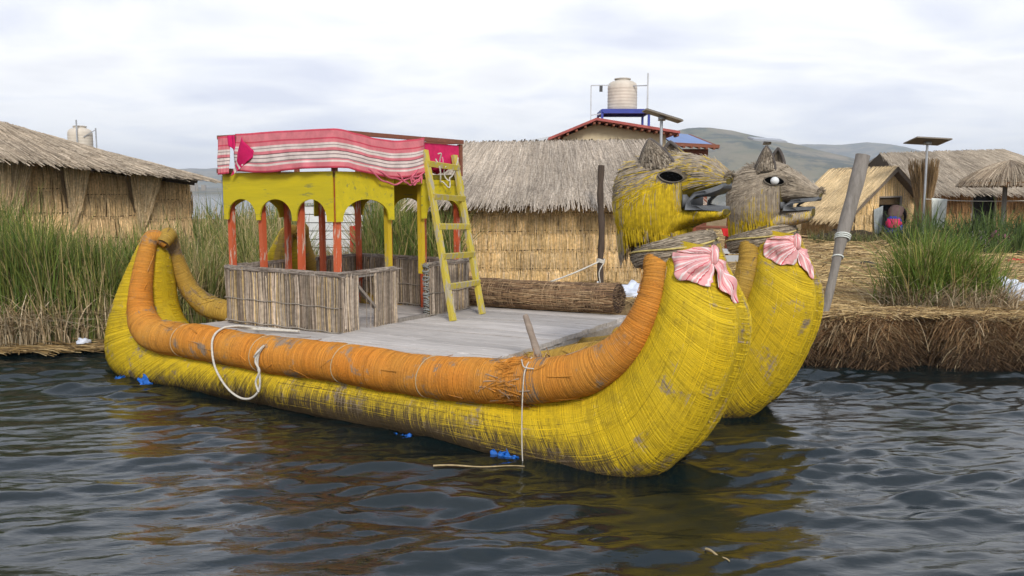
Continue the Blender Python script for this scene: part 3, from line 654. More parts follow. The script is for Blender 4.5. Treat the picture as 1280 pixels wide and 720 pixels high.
    for sgn in (-1, 1):
        e = MB(); SH = lambda u, v: np.stack([bx + lean * v + u * hw * (1 - v ** 1.8) ** .9, sgn * (.165 + .03 * v + .075 * (1 - u ** 2) * (1 - .8 * v)), zb + (zt_ - zb) * v - (.06 * (u < 0) - .0) * abs(u) * (1 - v)], -1)
        u, v = np.meshgrid(np.linspace(-1, 1, 17), np.linspace(0, 1, 14), indexing='ij'); P = SH(u, v); e.grid(P, col=GD * .55); e.tube(np.concatenate([P[0, :], P[-1, ::-1]]), .0105, 7, col=np.array([.10, .085, .075]))
        n = 320; uu = U(-.95, .95, n); v0 = U(0, .8, n); v1 = np.minimum(v0 + U(.06, .2, n), .98); tt = np.linspace(0, 1, 4)[None]; vv = v0[:, None] + (v1 - v0)[:, None] * tt; Pe = SH(uu[:, None] + 0 * tt, vv); Pe[..., 1] += sgn * .006
        e.strips(Pe, np.broadcast_to([1., 0, 0], Pe.shape), np.broadcast_to([0, sgn * 1., 0], Pe.shape), .0028, .003, palette(GR * .75, GD * .9, GD * .55)(n)); e.build('ear', M['straw'], h, solid=.010)
    # eyes: almond hollows rimmed with grey
    for sgn in (-1, 1):
        e = MB(); th = np.linspace(0, 2 * PI, 32, endpoint=False)
        al = lambda s_, g=0: np.stack([ex + np.cos(th) * (.088 * s_ + g), np.zeros(32), ez + np.sin(th) * np.abs(np.sin(th)) ** .3 * (.036 * s_ + g) - .012 * np.cos(th)], 1)
        def on(Q, d):
            qx = np.interp(Q[:, 0], SK.D[:, 0], SK.x); zc = SK.centre(qx, qx)[:, 2]; hh = (np.interp(qx, SK.x, SK.D[:, 1]) - np.interp(qx, SK.x, SK.D[:, 2])) / 2; ww = np.interp(qx, SK.x, SK.D[:, 3])
            cc = np.clip(abs(Q[:, 2] - zc) / hh, 0, .999) ** (1 / .9); R = Q.copy(); R[:, 1] = sgn * (ww * np.sqrt(1 - cc ** 2) ** .9 + d); return R
        rings = [on(al(s_, g), d) for s_, g, d in ((1.0, .011, .0), (1.0, .009, .014), (1.0, .002, .015), (1.0, 0, .008))]; e.grid(np.array(rings), cv=True, col=(.62, .58, .50))
        inn = on(al(1.0, .001), .008); V = np.concatenate([inn, inn.mean(0)[None] + [[0, sgn * .010, 0]]]); i = np.arange(32); e.add(V, tris=np.stack([i, (i + 1) % 32, np.full(32, 32)], 1), mat=1); eo = e.build('eye', [M['grey_wood'], M['black']], h)
        if white_eye and sgn < 0:
            b = MB(); pr = [(.0001, -.038)] + [(.040 * math.sin(a_), -.038 * math.cos(a_)) for a_ in np.linspace(.2, 2.94, 10)] + [(.0001, .038)]; b.lathe(pr, on(np.array([[ex + .008, 0, ez]]), .022)[0], 18); b.build('eyeball', M['white_paint'], eo)
    # mouth: grey lip boards above and below, joined at the corners
    l = MB()
    for up in (1, 0):
        S = SN if up else JW; qs = np.linspace(.46, .985, 30); zed = np.interp(qs, S.x, S.D[:, 2 if up else 1]); hw_ = np.interp(qs, S.x, S.D[:, 3]) * (.93 if up else .98) + .012; xx = np.interp(qs, S.x, S.D[:, 0])
        nr_ = np.stack([xx, -hw_, zed], 1); fr_ = np.stack([xx, hw_, zed], 1); ring = np.concatenate([nr_, fr_[::-1]]); z0, z1 = (-.008, .026) if up else (-.020, .012); k = len(ring); i = np.arange(k); j = (i + 1) % k
        l.add(np.concatenate([ring + [0, 0, z0], ring + [0, 0, z1]]), np.stack([i, j, j + k, i + k], 1)); [l.grid(np.stack([nr_, fr_], 1) + [0, 0, d_]) for d_ in (z0, z1)]
    cx_, cz_ = H['corner']; zu = np.interp(cx_ + .05, SN.D[:, 0], SN.D[:, 2]); zl = np.interp(cx_, JW.D[:, 0], JW.D[:, 1])
    for sgn in (-1, 1):
        yv = sgn * .238; o_ = np.array([(cx_ - .045, zl - .018), (cx_ + .10, zl - .018), (cx_ + .05, zl + .010), (cx_ - .012, zl + .022), (cx_ - .005, (zl + zu) / 2), (cx_ + .04, zu - .008), (cx_ + .12, zu + .010), (cx_ + .11, zu + .028), (cx_ + .02, zu + .012), (cx_ - .035, (zl + zu) / 2)])
        l.prism(o_, min(yv, yv * .90), max(yv, yv * .90))
    l.box((cx_ - .075, 0, (zu + zl) / 2), (.02, .40, max(.05, zu - zl))); l.build('mouth', M['lip'], h)
    return h
head_a = head(hull_a, 0.0, False, 'animal head with mostly yellow cheeks and an empty black eye', HEAD_A)
head_b = head(hull_b, 1.0, True, 'greyer animal head with a white ball in its eye', HEAD_B)

# ---- deck of weathered planks, its bow end stepped
m = MB(); y = -.20; k = 0
dz = lambda x: .668 + .02 * x
edges = []
while y < 2.98:
    wd = U(.13, .19); x1_ = 1.42 - .05 * y + U(-.03, .03); x0_ = -2.98 + U(-.03, .03)
    cuts = [x0_] + ([U(-1.5, .4)] if k % 2 else []) + [x1_]
    for a, b in zip(cuts[:-1], cuts[1:]):
        R = Matrix.Rotation(-.02, 3, 'Y'); m.box(((a + b) / 2, y + wd / 2, dz((a + b) / 2) + U(-.004, .004)), (b - a - .006, wd - U(.004, .012), .05), np.array(R), col=np.array([1, .98, .96]) * U(.78, 1.12))
    y += wd; k += 1
for x in (1.30, .3, -.9, -2.1, -2.85): m.bar((x, -.12, dz(x) - .08), (x - .03, 2.9, dz(x) - .08), .09, .11, col=(.7, .68, .66))
m.bar((1.395, -.1, dz(1.4) - .085), (1.25, 2.75, dz(1.3) - .085), .035, .115, col=(.9, .88, .85))
deck = m.build('deck', M['deck'], boat, smooth=False)

# ---- cabin
CX0, CX1, CY0, CY1 = -2.75, -.97, .35, 2.60
ZB, ZR, ZS, ZP, ZT = .655, 1.325, 1.88, 2.42, 2.83
m = MB(); 
for i in range(9):
    y_ = CY0 + (i + .5) * (CY1 - CY0) / 9; m.box(((CX0 + CX1) / 2, y_, 2.385), (CX1 - CX0 + .0, (CY1 - CY0) / 9 - .006, .035), col=np.array([1, 1, 1]) * U(.7, 1.1))
cabin = m.build('cabin', M['brown_wood'], boat, smooth=False)
def post(x, y, z0, z1, mt, w=.062, ang=0):
    m = MB(); m.box((0, 0, (z0 + z1) / 2), (w, w, z1 - z0), np.array(Matrix.Rotation(ang, 3, 'Z')), col=np.array([1, 1, 1]) * U(.85, 1.1)); o = m.build('post', mt, cabin, smooth=False); o.location = (x, y, 0); o.rotation_euler = (U(-.008, .008), U(-.008, .008), 0)
fx = np.linspace(CX0, CX1, 4); sy = [CY0 + .90, CY0 + 1.51]
i_ = .035
for j, x in enumerate(fx):
    x_ = x + (i_ if j == 0 else -i_ if j == 3 else 0)
    post(x_, CY0 + i_, ZB, 2.36, M['red_post']); post(x_, CY1 - i_, ZB, 2.36, M['red_post'])
for y_ in sy:
    post(CX0 + i_, y_, ZB, 2.36, M['red_post']); post(CX1 - i_, y_, ZR - .12, 2.36, M['yellow_post'])
def arch_outline(L, arches, zs=ZS, zt=ZP, leg=.07, crown=.24):
    o = [(0, zs)]
    for a, b in arches:
        for t in np.linspace(PI, 0, 15):
            o.append(((a + b) / 2 + (b - a) / 2 * math.cos(t), zs + .0 + crown * math.sin(t) ** .85))
    o += [(L, zs), (L, zt), (0, zt)]; return o
def panel(p0, dirv, L, arches, name='arch_panel', **k):
    p0 = np.array(p0, float); d = np.array([*dirv, 0.]); nn = np.array([d[1], -d[0], 0.])
    m = MB(); m.prism(arch_outline(L, arches, **k), -.02, .0, lambda V: p0 + V[:, :1] * d - V[:, 1:2] * nn * 1 + np.stack([0 * V[:, 2], 0 * V[:, 2], V[:, 2]], 1)); return m.build(name, M['yellow_board'], cabin, smooth=False)
L3 = CX1 - CX0; fa = [(.075, L3/3 - .03), (L3/3 + .03, 2*L3/3 - .03), (2*L3/3 + .03, L3 - .09)]
panel((CX0, CY0 - .021, 0), (1, 0), L3, fa)
panel((CX0, CY1 + .021, 0), (1, 0), L3, fa)
for X_ in (CX1 + .021, CX0 - .021):
    panel((X_, CY0 - .02, 0), (0, 1), .93, [(.09, .84)])
    panel((X_, CY0 + 1.42, 0), (0, 1), .86, [(.09, .78)], zt=2.29)
    m = MB(); m.box((X_ + .003, CY0 + 1.60, 2.32), (.05, 1.30, .06)); m.box((X_, CY0 + 1.60, 2.385), (.03, 1.26, .05), col=(.35, .35, .35)); m.build('door_beam', M['yellow_board'], cabin, smooth=False)
# reed railing
def reed_rail(p0, p1, hole=None, seed=0, name='reed_railing', lab=None):
    p0 = np.array([*p0, 0.]); p1 = np.array([*p1, 0.]); d = unit(p1 - p0); L = np.linalg.norm(p1 - p0); nn = np.array([d[1], -d[0], 0])
    m = MB(); n = int(L / .0040)
    u = U(0, L, n); z0 = ZB + U(-.005, .06, n) * (U(0, 1, n) < .5); z1 = ZR - U(-.02, .14, n) * (U(0, 1, n) < .5); off = U(-.022, .022, n)
    t = np.linspace(0, 1, 4)[None]; lean = rng.normal(0, .018, n)
    uu = u[:, None] + lean[:, None] * t + .006 * np.sin(6 * t + u[:, None] * 9)
    zz = z0[:, None] + (z1 - z0)[:, None] * t
    if hole is not None:
        bad = (u > hole[0]) & (u < hole[1]); keep = ~(bad & (U(0, 1, n) < .985)); uu, zz, off, u = uu[keep], zz[keep], off[keep], u[keep]; n = len(u)
    P = p0 + uu[..., None] * d + off[:, None, None] * nn; P[..., 2] = zz
    sg = np.sign(off)[:, None, None]; 
    dark = .78 + .28 * wob(np.stack([u, 0 * u, 0 * u], 1), 9, 6, seed)
    col = palette((.50, .42, .335), (.45, .36, .275), (.36, .28, .21), (.58, .46, .31), (.60, .43, .20), (.25, .18, .12), var=.14, wts=[.28, .25, .2, .12, .09, .06])(n) * dark[:, None]
    m.strips(P, np.broadcast_to(d, P.shape), np.broadcast_to(nn, P.shape) * sg, U(.003, .0075, n)[:, None], .006, col)
    segs = [(0, L)] if hole is None else [(0, hole[0]), (hole[1], L)]
    for a, b in segs: m.bar(p0 + d * a + [0, 0, (ZB + ZR) / 2 - 0], p0 + d * b + [0, 0, (ZB + ZR) / 2], ZR - ZB - .06, .012, col=(.20, .16, .12), up=nn)
    for z, r in ((ZR - .015, .026), (ZB + .30, .005), (ZB + .03, .008)):
        pts = np.stack([p0 + d * a + [0, 0, z + .006 * math.sin(a * 17)] for a in np.linspace(-.01, L + .01, 30)])
        if z > 1.2: m.tube(pts, r, 8, col=(.25, .21, .17)); k = int(L * 90); a = U(0, L - .1, k); ph = U(0, 2 * PI, k); b = a + U(.1, .25, k); tt = np.linspace(0, 1, 4)[None]; Q = p0 + (a[:, None] + (b - a)[:, None] * tt)[..., None] * d + (np.cos(ph) * .027)[:, None, None] * nn; Q[..., 2] = z + (np.sin(ph) * .027)[:, None]; nr = np.broadcast_to((np.cos(ph)[:, None] * nn + np.sin(ph)[:, None] * np.array([0, 0, 1.]))[:, None], Q.shape); m.strips(Q, np.cross(nr, np.broadcast_to(d, Q.shape)), nr, .005, .005, palette((.36, .31, .26), (.25, .2, .16))(k))
        elif hole is None or z < 1.0:
            for s_ in (-1, 1):
                if hole is None: m.tube(pts + nn * .028 * s_, r, 5, col=(.30, .26, .21))
    o = m.build(name, M['straw'], cabin, smooth=False)
    if lab: o['label'] = lab
    return o
reed_rail((CX0, CY0 - .035), (CX1 + .06, CY0 - .035), None, 1)
reed_rail((CX1 + .035, CY0 - .02), (CX1 + .035, CY0 + .92), (.30, .56), 2, lab='broken reed railing with a hole')
reed_rail((CX1 + .035, CY0 + 1.47), (CX1 + .035, CY1 + .12), None, 3)
reed_rail((CX0 - .035, CY0), (CX0 - .035, CY0 + .9), None, 4); reed_rail((CX0 - .035, CY0 + 1.47), (CX0 - .035, CY1), None, 5); reed_rail((CX0, CY1 + .035), (CX1, CY1 + .035), None, 6)
m = MB(); m.bar((CX1 + .03, CY0 + .27, 1.17), (CX1 + .03, CY0 + .60, .86), .05, .03, col=(.9, .85, .8)); m.bar((CX1 + .03, CY0 + .58, ZB), (CX1 + .03, CY0 + .58, 1.3), .035, .03); m.bar((CX1 + .03, CY0 + .27, ZB), (CX1 + .03, CY0 + .27, 1.3), .035, .03); m.bar((CX1 + .03, CY0 + .25, 1.27), (CX1 + .03, CY0 + .6, 1.27), .03, .02)
m.bar((CX1 + .04, CY0 + .92, ZB + .03), (CX1 + .04, CY0 + 1.47, ZB + .03), .07, .06); m.build('railing_frame', M['grey_wood'], cabin, smooth=False)
m = MB()                                             # grey cord lacing on the doorway edge
for z in np.linspace(ZB + .04, ZR, 26) + U(-.012, .012, 26): k_, s_ = U(-.03, .03), U(.8, 1.15); m.tube(np.array([[CX1 + .035 + .040 * s_ * math.cos(a), CY0 + 1.485 + .03 * s_ * math.sin(a), z + k_ * math.sin(a)] for a in np.linspace(0, 2 * PI, 12)]), .007, 6, caps=False, col=np.array([1, .95, .9]) * U(.6, 1))
m.build('cord_lacing', M['grey_cloth'], cabin)
# roof terrace rail
m = MB(); zt = ZT + .005
for a, b in (((CX0 - .05, CY0 - .03), (CX1 + .03, CY0 - .03)), ((CX1 + .02, CY0 - .04), (CX1 + .02, CY0 + 1.5)), ((CX0 - .03, CY0), (CX0 - .03, CY1)), ((CX0, CY1), (CX1, CY1))):
    m.bar((*a, zt), (*b, zt), .055, .045)
m.bar((CX1 + .02, CY0 + 1.5, zt + .0), (CX1 + .02, CY1 + .02, zt), .05, .05)
for x, y_ in ((CX0, CY0), (CX1, CY0), (CX1, CY0 + 1.47), (CX1, CY1), (CX0, CY1), (CX0 + .9, CY0), ((CX0 + CX1) / 2, CY1), (CX0, (CY0 + CY1) / 2)): m.bar((x, y_, 2.40), (x, y_, zt - .03), .05)
m.box((CX0 + .06, CY0 - .05, 2.445), (.22, .06, .05), col=(.5, .45, .4)); m.build('roof_rail', M['brown_wood'], cabin, smooth=False)
m = MB(); m.box((CX1 + .0, CY0 + 1.86, 2.66), (.02, .70, .26)); m.build('rail_board', M['pink'], cabin, smooth=False)
m = MB(); m.box((CX0 - .05, CY0 + .05, 2.16), (.03, .10, .46)); m.build('side_board', M['blue_roof'], cabin, smooth=False)

# ---- cloths on the cabin
def cloth(name, path_top, drop, mt, label, cat, group=None, ztop=None, sag=None, seed=0, flare=.03, n=90, mz=22, amp=.012, base=None):
    "cloth hung along a horizontal path; drop may be a function of u"
    D = catmull(path_top, n) if len(path_top) > 2 else np.stack([np.linspace(path_top[0][i], path_top[1][i], n) for i in range(3)], 1)
    tg = unit(np.gradient(D, axis=0)); nn = np.stack([tg[:, 1], -tg[:, 0], 0 * tg[:, 0]], 1); u = np.linspace(0, 1, n); v = np.linspace(0, 1, mz)
    dr = np.array([drop(a) if callable(drop) else drop for a in u]); sg = np.array([sag(a) if sag else 0 for a in u])
    P = np.zeros((n, mz, 3))
    for j, b in enumerate(v):
        P[:, j] = D + nn * (.012 + flare * b)[..., None] if np.ndim(flare) else D + nn * (.012 + flare * b)
        P[:, j, 2] = D[:, 2] - sg - dr * b
    f = wob(np.stack([u[:, None] * 3.0 + 0 * v, v[None] * .5 + 0 * u[:, None], 0 * P[..., 0]], -1), 7, 6, seed) * amp + np.sin(u[:, None] * 60 + 2 * v[None]) * amp * .25
    P += nn[:, None] * (f * (.3 + .7 * v[None]))[..., None]; P[..., 2] += .5 * wob(P, 5, 5, seed + 3) * amp
    Lp = np.linalg.norm(np.diff(D, axis=0), axis=1).sum()
    uv = np.stack([np.broadcast_to(u[:, None] * Lp, P.shape[:2]), np.broadcast_to(1 - v[None], P.shape[:2])], -1)
    b0 = np.array(base if base is not None else P[n // 2, -1])
    r = bthing(name, label, cat, b0, group); m = MB(); m.grid(P, uv=uv); m.build('cloth', mt, r, b0, solid=.006); return r
yf = CY0 - .075; xs_ = CX1 + .065
cloth('striped_blanket', [(-2.44, yf, ZT + .03), (-1.9, yf - .005, ZT + .03), (-1.3, yf - .005, ZT + .03), (-1.0, yf, ZT + .03), (xs_ - .035, yf, ZT + .03), (xs_ - .004, yf + .003, ZT + .03), (xs_, yf + .035, ZT + .03), (xs_ + .005, .5, ZT + .02), (xs_, 1.0, ZT + .015), (xs_, 1.5, ZT + .015), (xs_, 1.78, ZT + .02)], lambda u: .425 + .02 * math.sin(u * 9) + (.0 if u < .5 else -.02 * smooth(.5, .75, u)), M['blanket'], 'long pink and white striped blanket wrapped round the front corner of the boat cabin roof', 'blanket', 'blankets on the cabin roof rail', sag=lambda u: .06 * math.sin(PI * np.clip((u - .56) / .44, 0, 1)) ** 1.0, seed=2)
cloth('striped_blanket', [(-2.74, yf, ZT - .0), (-2.53, yf, ZT + .01)], lambda u: .43, M['blanket'], 'small piece of striped blanket at the stern corner of the boat cabin roof', 'blanket', 'blankets on the cabin roof rail', seed=5, n=24)
def flap():
    b0 = (-2.3, yf - .05, 2.5); r = bthing('folded_cloth', 'hot pink cloth with a striped end, folded over the cabin roof rail', 'cloth', b0); m = MB()
    u, v = np.meshgrid(np.linspace(0, 1, 20), np.linspace(0, 1, 20), indexing='ij')
    c = lambda *p: np.array(p, float); A_, B_, C_, D_ = c(-2.28, yf - .05, 2.82), c(-2.06, yf - .06, 2.62), c(-2.50, yf - .05, 2.38), c(-2.47, yf - .05, 2.42)
    P = (A_ * (1 - u)[..., None] + B_ * u[..., None]) * (1 - v)[..., None] + (D_ * (1 - u)[..., None] + C_ * u[..., None]) * v[..., None]
    P[..., 1] -= .03 * np.sin(u * 5) * (1 - v) + .012 * wob(P, 12, 5, 4); m.grid(P, uv=np.stack([u, v], -1)); 
    P2 = np.stack([-2.56 + .13 * u + .01 * v, yf - .025 - .01 * np.sin(u * 9), 2.845 - (.10 + .1 * u) * v], -1); m.grid(P2, uv=np.stack([u, v * .5], -1))
    m.build('cloth', M['pink_blanket'], r, b0, solid=.006)
flap()
def bundle():
    b0 = (CX1 + .03, 2.3, 2.43); r = bthing('cloth_bundle', 'dark red patterned cloth bundle behind the top of the ladder', 'cloth', b0); m = MB()
    u, v = np.meshgrid(np.linspace(0, 2 * PI, 30, endpoint=False), np.linspace(.02, PI - .02, 16), indexing='ij')
    P = np.stack([.12 * np.sin(v) * np.cos(u), .26 * np.sin(v) * np.sin(u), .13 * np.cos(v)], -1); P *= (1 + .12 * wob(P, 22, 6, 5))[..., None]; m.grid(P + np.array([CX1 - .1, 2.25, 2.56]), cu=True, uv=np.stack([v / 3, u / 6], -1)); m.build('bundle', M['pink_blanket'], r, b0)
bundle()
def cords():
    b0 = (CX1 + .09, 1.3, 2.4); r = bthing('pink_cord', 'looped pink cords and fringe hanging under the striped blanket', 'cord', b0); m = MB()
    for (a, b, dep, zz) in ((.75, 1.62, .17, 2.46), (.9, 1.75, .10, 2.44), (1.25, 1.70, .13, 2.42), (1.45, 1.66, .09, 2.38)):
        t = np.linspace(0, 1, 24); m.tube(np.stack([np.full(24, xs_ + .035) + .01 * np.sin(9 * t), a + (b - a) * t, zz - dep * np.sin(PI * t) + .01 * np.sin(20 * t)], 1), .011, 6)
    for i in range(18):
        y_ = U(1.45, 1.72); t = np.linspace(0, 1, 6); m.tube(np.stack([xs_ + .035 + .03 * t * U(-1, 1), y_ + .04 * t * U(-1, 1), 2.42 - .12 * t * U(.5, 1)], 1), .007, 5)
    m.build('cords', m_plain('pink_cord', (.60, .13, .18), .9, .25, 20), r, b0)
cords()

# ---- ladder
def ladder():
    b0 = (-.42, 2.0, dz(-.4) + .025); r = bthing('ladder', 'worn yellow wooden ladder leaning from the deck to the cabin roof', 'ladder', b0)
    a0, a1 = np.array([-.40, 1.67, .685]), np.array([-.905, 1.80, 2.70]); c0, c1 = np.array([-.44, 2.33, .685]), np.array([-.92, 2.41, 2.66])
    for p, q in ((a0, a1), (c0, c1)): m = MB(); m.bar(p, q, .085, .045, up=(1, 0, .25)); m.build('rail', M['ladder'], r, b0, smooth=False)
    for t in (.20, .375, .55, .725, .92):
        m = MB(); p = a0 + (a1 - a0) * t; q = c0 + (c1 - c0) * t; m.bar(p - (q - p) * .02 + [.03, 0, 0], q + (q - p) * .02 + [.03, 0, 0], .035, .065, up=(.3, 0, 1), col=np.array([1, 1, 1]) * U(.85, 1.1)); m.build('rung', M['ladder'], r, b0, smooth=False)
    m = MB(); t = np.linspace(0, 1, 40); m.tube(np.stack([-.86 + .03 * np.sin(14 * t), 1.95 + .42 * t, 2.60 - .32 * np.sin(PI * t) ** .8 + .03 * np.sin(20 * t)], 1), .009, 6); m.tube(np.stack([-.86 + .03 * np.sin(14 * t), 2.0 + .2 * t, 2.66 - .3 * t + .04 * np.sin(12 * t)], 1), .009, 6)
    m.build('rope', M['rope'], r, b0)
ladder()

# ---- reed log lying on the deck edge
def log():
    a, b = np.array([-2.45, 2.93, .855]), np.array([1.10, 3.02, .905]); b0 = np.array([0, 2.97, .70]); r = bthing('reed_log', 'thick brown reed bundle lying along the far edge of the deck', 'reed bundle', b0)
    C_ = np.stack([a + (b - a) * t + [0, .0, .012 * math.sin(t * 7)] for t in np.linspace(0, 1, 90)]); rad = .172 * (1 + .02 * np.sin(np.linspace(0, 40, 90))); S = TubeSurf(C_, rad); m = MB()
    Q, T = np.meshgrid(np.linspace(0, 1, 90), np.linspace(0, 2 * PI, 28, endpoint=False), indexing='ij'); m.grid(S.P(Q, T), cv=True, col=(.12, .075, .04))
    for e, q in ((-1, 1.0),):
        P = S.P(np.full(28, q), np.linspace(0, 2 * PI, 28, endpoint=False)); V = np.concatenate([P, P.mean(0)[None]]); i = np.arange(28); m.add(V, tris=np.stack([i, (i + 1) % 28, np.full(28, 28)], 1), col=(.07, .045, .03))
    n = 2600; q = U(0, .97, n); t = U(0, 2 * PI, n); surf_strands(m, S, q, q + U(.03, .12, n), t, t + rng.normal(0, .08, n), 5, U(.003, .007, n), .005, U(0, .012, n), palette((.30, .19, .10), (.22, .13, .07), (.36, .25, .14), (.13, .08, .05))(n), tiplift=U(0, .008, n))
    n = 420; q = U(0, .99, n); t = U(0, 2 * PI, n); surf_strands(m, S, q, q + rng.normal(0, .003, n), t, t + U(1, 3, n), 10, U(.002, .004, n), .004, U(.008, .014, n), palette((.34, .23, .13), (.24, .15, .08))(n))
    n = 900; rr = np.sqrt(U(0, 1, n)) * .165; an = U(0, 2 * PI, n); p = b + np.stack([0 * rr, np.cos(an) * rr, np.sin(an) * rr], 1); d = np.array([1., .03, 0]); L = U(.0, .035, n)
    P = np.stack([p - d * .03, p + d * L[:, None]], 1); m.strips(P, np.broadcast_to([0, 1., 0], P.shape), np.broadcast_to([0, 0, 1.], P.shape), U(.004, .008, n)[:, None], .006, palette((.16, .10, .06), (.24, .16, .09), (.08, .05, .035))(n))
    m.build('bundle', M['straw'], r, b0)
log()

# ---- pole stub stuck in the worn roll
def stick():
    b0 = (2.05, -.33, .76); r = bthing('wooden_stick', 'grey wooden stake slanting out of the worn part of the orange roll', 'stick', b0); m = MB()
    P = np.stack([np.array([2.06, -.36, .72]) + (np.array([1.62, .06, 1.10]) - np.array([2.06, -.36, .72])) * t for t in np.linspace(0, 1, 10)]); m.tube(P, .034 - .006 * np.linspace(0, 1, 10) + .002 * np.sin(np.arange(10) * 2.), 10); m.build('stake', m_wood('driftwood', (.34, .27, .21), (.2, .15, .11), 'X', 6), r, b0)
    k = 70; p = np.array([2.02, -.36, .80]) + rng.normal(0, 1, (k, 3)) * [.10, .06, .02]; d = unit(rng.normal(0, 1, (k, 3)) + [.2, -.2, .5]); L = U(.05, .14, k)[:, None]; m = MB(); PP = np.stack([p, p + d * L * .5, p + d * L - [0, 0, .02]], 1); sd = unit(np.cross(d, [0, 0, 1.])); m.strips(PP, np.repeat(sd[:, None], 3, 1), np.repeat(np.cross(sd, d)[:, None], 3, 1), .004, .004, palette((.36, .22, .12), (.26, .14, .08), (.45, .3, .16))(k)); m.build('loose_straw', M['straw'], r, b0)
stick()

# ---- ropes on the boat
def rope_thing(name, label, paths, rad, base, cat='rope', mt=None):
    r = bthing(name, label, cat, base); m = MB()
    for p in paths: m.tube(catmull(p, max(24, len(p) * 10)), rad, 7)
    m.build('rope', mt or M['rope'], r, base); return r
rp = [(-1.30, .08, .70), (-1.55, -.02, .705), (-1.78, -.18, .72), (-1.84, -.32, .755), (-1.86, -.45, .76), (-1.85, -.58, .70), (-1.82, -.64, .58), (-1.74, -.67, .38), (-1.58, -.67, .20), (-1.40, -.66, .11), (-1.22, -.66, .12), (-1.10, -.65, .22), (-1.08, -.65, .36), (-1.12, -.64, .48), (-1.10, -.63, .60), (-1.06, -.60, .67)]
rope_thing('mooring_rope', 'white rope looped over the orange roll near the stern of the boat', [rp, [(-1.06, -.62, .66), (-1.13, -.655, .52), (-1.07, -.66, .42), (-1.13, -.66, .30), (-1.1, -.655, .20)], [(-1.06, -.62, .66), (-1.10, -.66, .60), (-1.15, -.65, .55)], [(-1.86, -.45, .765), (-1.8, -.3, .765), (-1.75, -.1, .72), (-1.85, 0, .70), (-1.3, .1, .70)]], .0115, (-1.3, -.6, .6))
rope_thing('bow_cord', 'thin pale cord hanging from the worn roll down to the water by the bow', [[(1.97, -.40, .84), (2.02, -.56, .80), (2.03, -.62, .72), (2.02, -.63, .45), (2.02, -.63, .15), (2.03, -.63, -.03)], [(1.92, -.48, .83), (2.02, -.60, .80), (2.10, -.58, .79)]], .005, (2.02, -.6, .4))

# ---- scarves
HOFF = np.array([.06, 0, 0])
dg = bpy.context.evaluated_depsgraph_get()
hb = MB(); Q, T = np.meshgrid(np.linspace(0, 1, 260), np.linspace(0, 2 * PI, 48, endpoint=False), indexing='ij'); PH = HSF.P(Q, T)
I = np.arange(260 * 48).reshape(260, 48); I = np.concatenate([I, I[:, :1]], 1); FQ = np.stack([I[:-1, :-1], I[1:, :-1], I[1:, 1:], I[:-1, 1:]], -1).reshape(-1, 4)
BV = BVHTree.FromPolygons([tuple(p) for p in PH.reshape(-1, 3)], [tuple(int(i) for i in f) for f in FQ])
def drape(P, d):
    out = np.zeros_like(P); f = P.reshape(-1, 3); o = out.reshape(-1, 3); dd = np.broadcast_to(d, P.shape[:-1]).reshape(-1)
    for i, p in enumerate(f):
        loc, nr, _, _ = BV.find_nearest(Vector(p)); nr = np.array(nr); loc = np.array(loc)
        c = HSF.centre(np.array([.93]), None)[0]
        if nr @ (loc - np.array([3.05, 0, loc[2]])) < 0: nr = -nr
        o[i] = loc + nr * dd[i]
    return out
def scarf(yo, label, seed, flip):
    b0 = np.array([3.40, yo - .12, 1.70]); r = bthing('scarf', label, 'scarf', b0, 'scarves tied round the animal necks')
    K = np.array([3.39, -.17, 1.715]); m = MB()
    def fan(tips, amp, nf, ushift, pw=1):
        u = np.linspace(0, 1, 60); v = np.linspace(0, 1, 26); T_ = catmull(tips, 60); Uu, Vv = np.meshgrid(u, v, indexing='ij'); wv = .12 * np.sin(5 * Uu + seed) * Vv + .06 * np.sin(11 * Uu + 3 * Vv + seed)
        P = K + (T_[:, None] - K) * (Vv ** .85 * (1 + .05 * np.sin(13 * Uu + seed) * Vv))[..., None]
        am = .55 + .45 * np.sin(7.3 * Uu + 2 * seed); f1 = am * np.sin((Uu + wv) * nf * 2 * PI + 1.8 * np.sin(2.3 * Vv + seed) + 2 * Uu ** 2); f2 = np.sin((Uu - wv) * nf * 3.7 + seed + 1.5 * Vv) + .35 * np.sin(23 * Uu + 9 * Vv + seed)
        fold = amp * (f1 * .35 + f2 * .4 + .7) * np.minimum(1, Vv * 2.0) + .02 * (1 - Vv) + .012 + .016 * wob(P, 14, 6, seed) + .02 * np.maximum(0, np.sin(PI * Vv)) * smooth(0, .3, Uu)
        m.grid(drape(P, np.maximum(fold, .008)) + [0, yo, 0] + HOFF * (yo > 1), uv=np.stack([Uu + .25 * wv + ushift, Vv], -1))
    fan([(3.16, -.30, 1.75), (3.15, -.34, 1.68), (3.18, -.35, 1.60), (3.24, -.34, 1.53), (3.30, -.30, 1.49), (3.38, -.24, 1.46)], .024, 2.6, .0)
    fan([(3.42, -.22, 1.47), (3.47, -.17, 1.39), (3.53, -.12, 1.36), (3.56, -.08, 1.41), (3.54, -.04, 1.50), (3.49, -.01, 1.58)], .024, 2.2, .37)
    fan([(3.16, -.30, 1.76), (3.21, -.30, 1.77), (3.28, -.24, 1.78), (3.38, -.1, 1.77)], .012, 2, .6)
    u, v = np.meshgrid(np.linspace(0, 2 * PI, 22, endpoint=False), np.linspace(.05, PI - .05, 14), indexing='ij'); S = np.stack([.036 * np.sin(v) * np.cos(u), .035 * np.sin(v) * np.sin(u), .07 * np.cos(v)], -1) * (1 + .2 * np.sin(5 * u + 2 * v))[..., None]
    m.grid(S + drape(K[None], .05)[0] + [0, yo, 0] + HOFF * (yo > 1), cu=True, uv=np.stack([u / 6, v / 3], -1))
    m.build('cloth', M['scarf'], r, b0, solid=.006)
